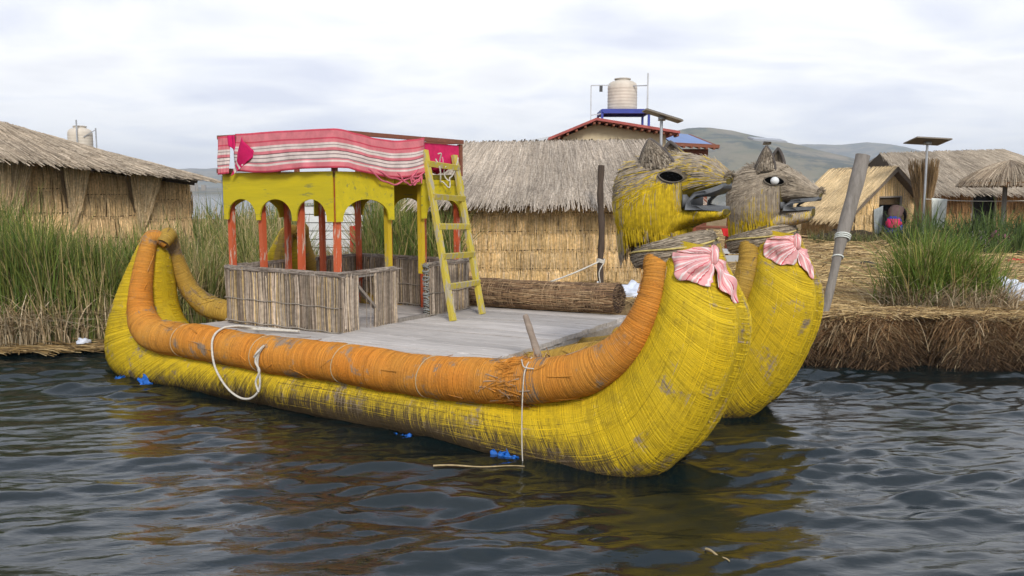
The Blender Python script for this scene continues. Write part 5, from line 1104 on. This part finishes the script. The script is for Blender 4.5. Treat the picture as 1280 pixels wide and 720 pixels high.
# ---- stall between the two heads
def stall():
    b0 = np.array([3.6, 14.2, .55]); r = thing('wooden_stall', 'rough wooden stall behind the two animal heads', 'stall', b0); m = MB()
    for x, z1 in ((3.05, 1.8), (3.62, 2.05), (4.25, 1.75)): m.tube(np.array([[x + .02 * math.sin(z * 4), 14.3, z] for z in np.linspace(.4, z1, 8)]), .035, 8, col=(.9, .7, .6))
    m.bar((2.9, 14.3, 1.62), (4.4, 14.3, 1.60), .05); m.build('frame', M['brown_wood'], r, b0)
    m = MB(); m.box((3.6, 13.9, 1.24), (1.6, .5, .05)); m.box((3.6, 13.66, 1.14), (1.5, .04, .10), col=(.85, .85, .85)); m.build('counter', M['grey_roof'], r, b0, smooth=False)
    for x in (3.0, 4.25): m = MB(); m.bar((x, 13.9, .5), (x, 13.9, 1.22), .06); m.build('leg', M['grey_wood'], r, b0, smooth=False)
stall()
hang('stall_cloth', 'red cloth hanging on the wooden stall behind the animal heads', 'cloth', (3.48, 14.2, 1.60), (3.86, 14.2, 1.58), .12, M['red_cloth'], fold=.03)
def heap(name, label, cat, c, s, mt, seed=0, dense=26):
    u, v = np.meshgrid(np.linspace(0, 2 * PI, dense, endpoint=False), np.linspace(.02, PI * .56, 12), indexing='ij'); P = np.stack([s[0] * np.sin(v) * np.cos(u), s[1] * np.sin(v) * np.sin(u), s[2] * np.cos(v)], -1); P = P * (1 + .22 * wob(P / max(s) * .3, 14, 6, seed))[..., None]; b = np.asarray(c, float); r = thing(name, label, cat, b); m = MB(); m.grid(P + b, cu=True, uv=np.stack([u, v], -1)); m.build('heap', mt, r, b)
heap('plastic_sheet', 'crumpled white and blue plastic sheet on the bank behind the log end', 'sheet', (1.93, 13.1, .62), (.42, .45, .16), M['white_tarp'], 2)
heap('plastic_sheet', 'folded white sheet lying on the straw at the right edge', 'sheet', (7.30, 12.4, .60), (.34, .4, .30), M['white_tarp'], 6)
heap('cloth_bundle', 'pink cloth bundle in the grass below the thatched parasol', 'cloth', (13.5, 23.6, .75), (.34, .3, .30), m_plain('rose_cloth', (.45, .12, .24), .9, .3), 3)
heap('cloth_bundle', 'lilac cloth bundle left of the pink one in the grass', 'cloth', (13.0, 23.8, .75), (.30, .3, .34), m_plain('lilac_cloth', (.42, .30, .38), .9, .3), 8)
heap('red_cloth', 'red cloth spread on the straw beside the crouching person', 'cloth', (12.95, 27.2, .56), (.42, .3, .10), M['red_cloth'], 4)
heap('red_cloth', 'small red cloth on the ground at the right edge behind the reed clump', 'cloth', (11.65, 19.6, .58), (.22, .2, .08), M['red_cloth'], 5)
heap('dark_bag', 'small dark bag lying on the straw near the hut', 'bag', (7.75, 18.4, .58), (.24, .2, .12), m_plain('dark_bag', (.04, .025, .03), .9), 7)
heap('brush_pile', 'dark pile of brush against the side of the small hut', 'brush pile', (10.9, 28.0, .5), (1.1, .5, .42), m_plain('dark_brush', (.05, .035, .02), .95, .4, 14, bump=1), 9, 40)
b0 = (1.39, 13.75, .56); r = thing('bottle', 'small white bottle standing at the foot of the dark pole', 'bottle', b0); m = MB(); m.lathe([(.01, 0), (.035, 0), (.038, .1), (.033, .14), (.014, .17), (.014, .20), (.001, .20)], b0, 14); m.build('bottle', M['white_paint'], r, b0)
def planks():
    b0 = np.array([.6, 13.3, .6]); r = thing('plank_walkway', 'grey plank walkway lying along the foot of the golden hut', 'walkway', b0); m = MB()
    for k in range(3): m.bar((-2.2, 13.7 + .22 * k, .66 + .01 * k), (2.6, 13.45 + .22 * k, .64), .2, .05, up=(0, 0, 1), col=np.array([1, 1, 1]) * U(.75, 1.05))
    m.build('planks', M['grey_wood'], r, b0, smooth=False)
planks()

# ---- crouching person by the hut door
def person():
    b0 = np.array([12.42, 27.75, .56]); r = thing('person', 'person bending over by the hut doorway in a brown top and blue skirt', 'person', b0)
    me = bpy.data.meshes.new('body'); J = [(0,0,.62,.17),(0,-.04,.80,.16),(0,-.16,1.0,.17),(0,-.30,1.10,.16),(0,-.40,1.08,.07),(0,-.47,1.04,.09),(0,-.54,1.00,.085),
      (.10,.0,.56,.105),(.11,-.10,.34,.08),(.11,.0,.08,.05),(.11,-.12,.04,.045),(-.10,.0,.56,.105),(-.11,-.10,.34,.08),(-.11,.0,.08,.05),(-.11,-.12,.04,.045),
      (.20,-.30,1.06,.07),(.25,-.38,.86,.05),(.20,-.52,.68,.04),(.18,-.58,.60,.035),(-.20,-.30,1.06,.07),(-.25,-.38,.86,.05),(-.20,-.52,.68,.04),(-.18,-.58,.60,.035)]
    E_ = [(0,1),(1,2),(2,3),(3,4),(4,5),(5,6),(0,7),(7,8),(8,9),(9,10),(0,11),(11,12),(12,13),(13,14),(3,15),(15,16),(16,17),(17,18),(3,19),(19,20),(20,21),(21,22)]
    me.from_pydata([j[:3] for j in J], E_, []); o = bpy.data.objects.new('body', me); COL.objects.link(o); o.parent = r; o.rotation_euler = (0, 0, 2.5)
    sk = o.modifiers.new('skin', 'SKIN'); 
    for i, j in enumerate(J): me.skin_vertices[0].data[i].radius = (j[3], j[3])
    me.skin_vertices[0].data[0].use_root = True; o.modifiers.new('sub', 'SUBSURF').levels = 2; o.modifiers['sub'].render_levels = 2; me.materials.append(M['skin'])
    Rz = np.array(Matrix.Rotation(2.5, 3, 'Z'))
    def part(name, rings, mt, dens=26):
        m = MB(); th = np.linspace(0, 2 * PI, dens, endpoint=False); P = np.array([np.stack([cx + rx * np.cos(th), cy + ry * np.sin(th), cz + tl * np.sin(th)], 1) for cx, cy, cz, rx, ry, tl in rings]); P = P * 1.0; P[..., :2] *= (1 + .03 * np.sin(th * 7))[None, :, None]; m.grid(P @ Rz.T, cv=True); m.build(name, mt, r, solid=.01)
    part('skirt', [(0, .02, .86, .17, .17, 0), (0, .02, .70, .23, .23, 0), (0, 0, .45, .27, .25, 0), (0, -.02, .16, .30, .27, 0)], M['skirt'])
    part('shawl', [(0, .03, .74, .19, .19, .03), (0, -.04, .88, .21, .19, .05), (0, -.18, 1.04, .23, .17, .10), (0, -.30, 1.10, .22, .14, .12), (0, -.40, 1.09, .10, .08, .05)], M['shawl'])
    part('sash', [(0, .02, .78, .20, .20, 0), (0, .03, .62, .255, .255, 0), (0, .05, .50, .20, .30, 0)], M['pink'])
    m = MB(); u, v = np.meshgrid(np.linspace(0, 2 * PI, 18, endpoint=False), np.linspace(.02, PI - .02, 12), indexing='ij'); P = np.stack([.11 * np.sin(v) * np.cos(u), -.49 + .12 * np.sin(v) * np.sin(u), 1.07 + .10 * np.cos(v)], -1); m.grid(P @ Rz.T, cu=True); m.build('hair', M['hair'], r)
person()

# ================================================================== reeds and straw
def blades(m, x, y, z, H, w, pal, bend=.35, k=6, lean=None, dirb=None):
    n = len(x); a = U(0, 2 * PI, n) if dirb is None else dirb; t = np.linspace(0, 1, k)[None]
    ln = rng.normal(0, .09, n) if lean is None else lean; bd = np.abs(rng.normal(0, bend, n)); s = (ln[:, None] * t + bd[:, None] * t ** 2.6) * H[:, None]
    zz = z[:, None] + H[:, None] * t * (1 - .28 * np.minimum(bd, 1.4)[:, None] * t ** 2)
    P = np.stack([x[:, None] + s * np.cos(a)[:, None], y[:, None] + s * np.sin(a)[:, None], zz], -1); b = U(0, 2 * PI, n); sd = np.stack([np.cos(b), np.sin(b), 0 * b], 1); nr = np.stack([-np.sin(b), np.cos(b), 0 * b], 1)
    prof = np.interp(t[0], [0, .5, .85, 1], [.9, 1, .6, .08]); c = pal(n)
    tip = np.interp(t[0], [0, .15, .5, 1], [.75, .9, 1, 1.08])
    m.strips(P, np.broadcast_to(sd[:, None], P.shape), np.broadcast_to(nr[:, None], P.shape), np.asarray(w)[:, None] * prof[None], np.asarray(w)[:, None] * .45, c[:, None, :] * tip[None, :, None])
GREEN = palette((.075, .12, .022), (.115, .165, .03), (.16, .195, .035), (.23, .23, .055), (.36, .28, .12), var=.2, wts=[.24, .26, .2, .16, .14])
OLIVE = palette((.12, .15, .035), (.19, .19, .05), (.28, .235, .085), (.42, .33, .17), (.10, .135, .03), var=.2, wts=[.24, .24, .2, .18, .14])
DRY = palette((.34, .25, .13), (.26, .18, .085), (.42, .32, .18), (.18, .12, .055), var=.18)
m = MB()
def belt(n, x0, x1, d0, d1, H0, H1, w, pal, bend=.3, pw=1.0):
    x = U(x0, x1, n); d = d0 + (d1 - d0) * U(0, 1, n) ** pw; y = edge(x) + d; z = gz(x, y) - .05; cl = .82 + .22 * wob(np.stack([x, y, 0 * x], 1), 1.7, 6, 12)
    hh = U(H0, H1, n) * cl; rt = x / y; hh = hh * np.interp(640 + 1065 * rt, [0, 50, 100, 150, 230, 300], [1.12, .98, .80, .80, .92, 1.0]); gap = (rt > -.24) & (rt < -.18) & (y < 17.2) & (y > 13); hh = np.where(gap, hh * .55, hh)
    blades(m, x, y, z, hh, U(.6, 1.25, n) * w, pal, bend)
belt(5200, -8.4, -5.6, .05, 1.6, 1.3, 2.25, .0085, GREEN, .22)
belt(3000, -12, -7.0, .3, 3.0, 1.5, 2.35, .009, GREEN, .22)
belt(3400, -6.6, -4.6, .02, 1.8, .8, 1.65, .008, OLIVE, .32)
belt(4200, -5.8, -2.2, .3, 2.6, 1.0, 1.75, .0085, OLIVE, .3)
belt(5200, -9.0, -2.0, 2.0, 7.0, 1.2, 1.95, .010, OLIVE, .28)
belt(2600, -2.4, -.9, .6, 3.0, .9, 1.7, .0085, GREEN, .26)
belt(4600, -16, -2.4, 6.5, 22, 1.4, 2.2, .018, OLIVE, .25)
tag(m.build('green_reeds', M['leaf'], smooth=False), 'tall green totora reeds growing along the left bank', 'reeds', kind='stuff')
m = MB(); x = U(-8.2, -5.4, 2600); y = edge(x) + U(-.02, .8, 2600); blades(m, x, y, gz(x, y) - .05, U(.35, .85, 2600), U(.006, .01, 2600), palette((.48, .37, .22), (.40, .29, .16), (.56, .45, .29), (.27, .19, .10)), .9)
x = U(-9, -6.6, 900); y = edge(x) + U(-.05, .5, 900); blades(m, x, y, gz(x, y) - .05, U(.4, .95, 900), U(.005, .009, 900), palette((.55, .44, .28), (.48, .37, .22), (.62, .52, .36)), 1.2); x = U(-5.6, -2.5, 1400); y = edge(x) + U(.1, 1.6, 1400); blades(m, x, y, gz(x, y) - .05, U(.4, 1.1, 1400), U(.006, .009, 1400), DRY, .8)
n = 1800; x = U(-9.5, -5.2, n); y = edge(x) + U(-.35, .25, n); a = rng.normal(0, .35, n); L = U(.15, .6, n); z = .03 + np.maximum(0, (y - edge(x))) * .35 + U(0, .05, n); d = np.stack([np.cos(a), np.sin(a), 0 * a], 1); P0 = np.stack([x, y, z], 1); P = np.stack([P0, P0 + d * L[:, None] * .5 + [0, 0, .01], P0 + d * L[:, None]], 1); sd = np.stack([-np.sin(a), np.cos(a), 0 * a], 1); m.strips(P, np.repeat(sd[:, None], 3, 1), np.broadcast_to([0, 0, 1.], P.shape), U(.005, .010, n)[:, None], .006, palette((.30, .20, .085), (.22, .14, .05), (.40, .29, .14), (.14, .09, .04))(n))
tag(m.build('dead_reeds', M['straw'], smooth=False), 'bleached broken reeds and straw at the foot of the green reeds', 'dead reeds', kind='stuff')

# reed clump on the right bank
def clump():
    b0 = np.array([6.05, 12.0, .58]); r = thing('reed_clump', 'green reed clump with bleached dead stalks on the right bank', 'reed clump', b0); m = MB()
    cs = np.array([(5.62, 12.05, .24, .95), (5.75, 11.85, .22, 1.12), (6.0, 12.1, .28, 1.30), (6.2, 11.8, .20, 1.05), (6.35, 12.15, .28, 1.18), (6.62, 11.9, .22, 1.0), (5.95, 12.45, .35, 1.25), (6.85, 12.2, .25, .85), (5.55, 12.3, .2, .8)])
    n = 1500; k = rng.choice(len(cs), n, p=np.array([.10, .13, .18, .10, .15, .11, .12, .07, .04])); c = cs[k]; x = c[:, 0] + rng.normal(0, .5, n) * c[:, 2]; y = c[:, 1] + rng.normal(0, .5, n) * c[:, 2]; H = c[:, 3] * U(.55, 1.05, n)
    G = palette((.10, .165, .022), (.14, .21, .03), (.185, .235, .04), (.24, .235, .055), (.34, .27, .10), (.40, .31, .15), var=.18, wts=[.28, .28, .20, .12, .07, .05])
    blades(m, x, y, np.full(n, .52), H, U(.004, .0095, n), G, .30, lean=np.abs(rng.normal(.10, .16, n))); n = 160; k = rng.choice(len(cs), n); c = cs[k]; blades(m, c[:, 0] + rng.normal(0, .12, n), c[:, 1] + rng.normal(0, .12, n), np.full(n, .52), c[:, 3] * U(.7, 1.15, n), U(.004, .008, n), G, 1.5, lean=np.abs(rng.normal(.2, .2, n))); m.build('green_blade', M['leaf'], r, b0, smooth=False)
    m = MB(); n = 1500; k = rng.choice(len(cs), n); c = cs[k]; x = c[:, 0] + rng.normal(0, .17, n); y = c[:, 1] - .22 + rng.normal(0, .16, n); blades(m, x, y, np.full(n, .50), U(.15, .62, n), U(.004, .008, n), palette((.44, .34, .21), (.36, .27, .15), (.52, .42, .28), (.25, .175, .095)), 1.1, lean=np.abs(rng.normal(.25, .25, n))); m.build('dead_blade', M['straw'], r, b0, smooth=False)
clump()
m = MB(); n = 2600; x = U(10.9, 17.5, n); y = U(21.5, 25.0, n); H = U(.7, 1.35, n) * (.85 + .25 * wob(np.stack([x, y, 0 * x], 1), 2, 5, 2)); k_ = (x < 12.4) & (y < 23); blades(m, x, y, gz(x, y) - .05, np.where(k_, H * .6, H), U(.010, .018, n), palette((.06, .10, .022), (.09, .14, .03), (.12, .155, .04), (.055, .085, .025)), .45)
n = 500; x = U(9.4, 12.4, n); y = U(26.3, 27.4, n); blades(m, x, y, gz(x, y) - .05, U(.2, .55, n), U(.01, .016, n), palette((.10, .12, .03), (.14, .14, .05), (.2, .16, .07)), .6)
tag(m.build('green_growth', M['leaf'], smooth=False), 'low green reed growth in front of the big right-hand hut', 'reeds', kind='stuff')

# straw lying on the island
m = MB(); 
def straw(n, x0, x1, d0, d1, L0, L1, w, pal, lift=.05):
    x = U(x0, x1, n); y = edge(x) + d0 + (d1 - d0) * U(0, 1, n) ** 1.5; a = U(0, 2 * PI, n); L = U(L0, L1, n); z = gz(x, y) + U(0, lift, n); tz = rng.normal(0, .12, n); d = np.stack([np.cos(a), np.sin(a), tz], 1); c = np.stack([x, y, z], 1); t = np.linspace(-.5, .5, 4)[None, :, None]; P = c[:, None] + d[:, None] * t * L[:, None, None]; P[..., 2] += .04 * (1 - (2 * t[..., 0]) ** 2) * L[:, None] - .01; sd = unit(np.cross(d, [0, 0, 1.])); m.strips(P, np.repeat(sd[:, None], 4, 1), np.broadcast_to([0, 0, 1.], P.shape), U(.6, 1.3, n)[:, None] * w, w, pal(n))
STR = palette((.46, .32, .14), (.38, .26, .11), (.52, .38, .19), (.28, .18, .075), (.20, .125, .055), var=.16)
straw(9000, 2.6, 10, .05, 5, .15, .5, .0055, STR); straw(7000, 2.2, 17, 4, 17, .25, .7, .010, STR, .08); straw(3500, -2, 3.2, .1, 3, .15, .45, .006, STR); straw(900, 3, 16, 10, 24, .5, 1.1, .016, STR, .1)
tag(m.build('straw_litter', M['straw'], smooth=False), 'golden cut reed straw covering the island ground', 'straw', kind='stuff')

# matted bank edge with hanging roots and straw
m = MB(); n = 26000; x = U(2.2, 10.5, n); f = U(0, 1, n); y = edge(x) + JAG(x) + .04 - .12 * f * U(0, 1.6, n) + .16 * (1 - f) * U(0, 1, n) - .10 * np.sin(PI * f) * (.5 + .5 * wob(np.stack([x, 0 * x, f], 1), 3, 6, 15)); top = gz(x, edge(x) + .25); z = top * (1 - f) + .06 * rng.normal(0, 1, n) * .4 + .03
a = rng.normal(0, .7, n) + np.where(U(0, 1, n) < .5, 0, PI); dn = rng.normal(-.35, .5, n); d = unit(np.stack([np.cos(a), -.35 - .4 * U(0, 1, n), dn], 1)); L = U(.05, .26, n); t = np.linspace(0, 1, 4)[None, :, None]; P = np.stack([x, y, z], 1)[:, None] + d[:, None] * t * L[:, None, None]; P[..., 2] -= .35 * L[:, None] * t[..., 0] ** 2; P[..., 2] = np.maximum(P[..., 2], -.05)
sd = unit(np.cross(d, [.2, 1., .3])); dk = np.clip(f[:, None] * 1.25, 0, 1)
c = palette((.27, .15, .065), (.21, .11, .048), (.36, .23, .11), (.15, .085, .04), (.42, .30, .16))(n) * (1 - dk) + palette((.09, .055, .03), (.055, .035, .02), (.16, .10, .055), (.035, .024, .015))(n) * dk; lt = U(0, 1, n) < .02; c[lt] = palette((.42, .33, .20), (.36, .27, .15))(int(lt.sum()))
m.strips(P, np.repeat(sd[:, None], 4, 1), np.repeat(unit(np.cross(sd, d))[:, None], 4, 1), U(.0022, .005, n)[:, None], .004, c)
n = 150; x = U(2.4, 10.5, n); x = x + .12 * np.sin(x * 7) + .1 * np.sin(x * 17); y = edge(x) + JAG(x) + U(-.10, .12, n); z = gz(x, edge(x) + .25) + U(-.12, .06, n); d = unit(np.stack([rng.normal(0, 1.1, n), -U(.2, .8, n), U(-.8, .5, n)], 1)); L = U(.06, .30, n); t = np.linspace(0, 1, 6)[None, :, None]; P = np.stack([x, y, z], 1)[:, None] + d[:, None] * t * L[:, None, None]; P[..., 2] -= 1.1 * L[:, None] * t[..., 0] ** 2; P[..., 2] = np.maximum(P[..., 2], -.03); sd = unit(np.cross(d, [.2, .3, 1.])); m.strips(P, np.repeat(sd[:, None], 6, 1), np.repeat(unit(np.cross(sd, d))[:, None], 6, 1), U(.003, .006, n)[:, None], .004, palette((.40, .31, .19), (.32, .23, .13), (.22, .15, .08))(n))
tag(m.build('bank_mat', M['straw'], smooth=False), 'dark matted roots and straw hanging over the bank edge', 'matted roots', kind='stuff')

b0 = (-6.0, 11.75, .12); r = thing('plastic_scrap', 'small white plastic scrap on the matted reeds at the left water edge', 'litter', b0); m = MB(); u, v = np.meshgrid(np.linspace(0, 2 * PI, 16, endpoint=False), np.linspace(.05, PI * .6, 8), indexing='ij'); P = np.stack([.10 * np.sin(v) * np.cos(u), .06 * np.sin(v) * np.sin(u), .05 * np.cos(v)], -1); P *= (1 + .25 * wob(P, 30, 6, 3))[..., None]; m.grid(P + np.array(b0), cu=True); m.build('scrap', M['white_tarp'], r, b0)
# single reeds adrift on the water
def adrift(label, a, b, bow):
    a, b = np.array(a, float), np.array(b, float); c = (a + b) / 2; r = thing('floating_reed', label, 'reed', c, 0, 'reeds adrift on the water'); m = MB(); t = np.linspace(0, 1, 14)[:, None]; P = a + (b - a) * t; P[:, 2] += .022 + .006 * np.sin(t[:, 0] * 9); P[:, 0] += bow * np.sin(PI * t[:, 0]); m.tube(P, .008 - .004 * t[:, 0], 6, col=(.42, .32, .17)); m.build('stem', M['straw'], r, c)
adrift('pale reed floating on the water under the bow', (-.63, 6.62, .0), (.10, 6.60, .0), 0); adrift('short tan reed floating at the bottom edge of the picture', (1.19, 5.02, .0), (1.29, 4.84, .0), .004)
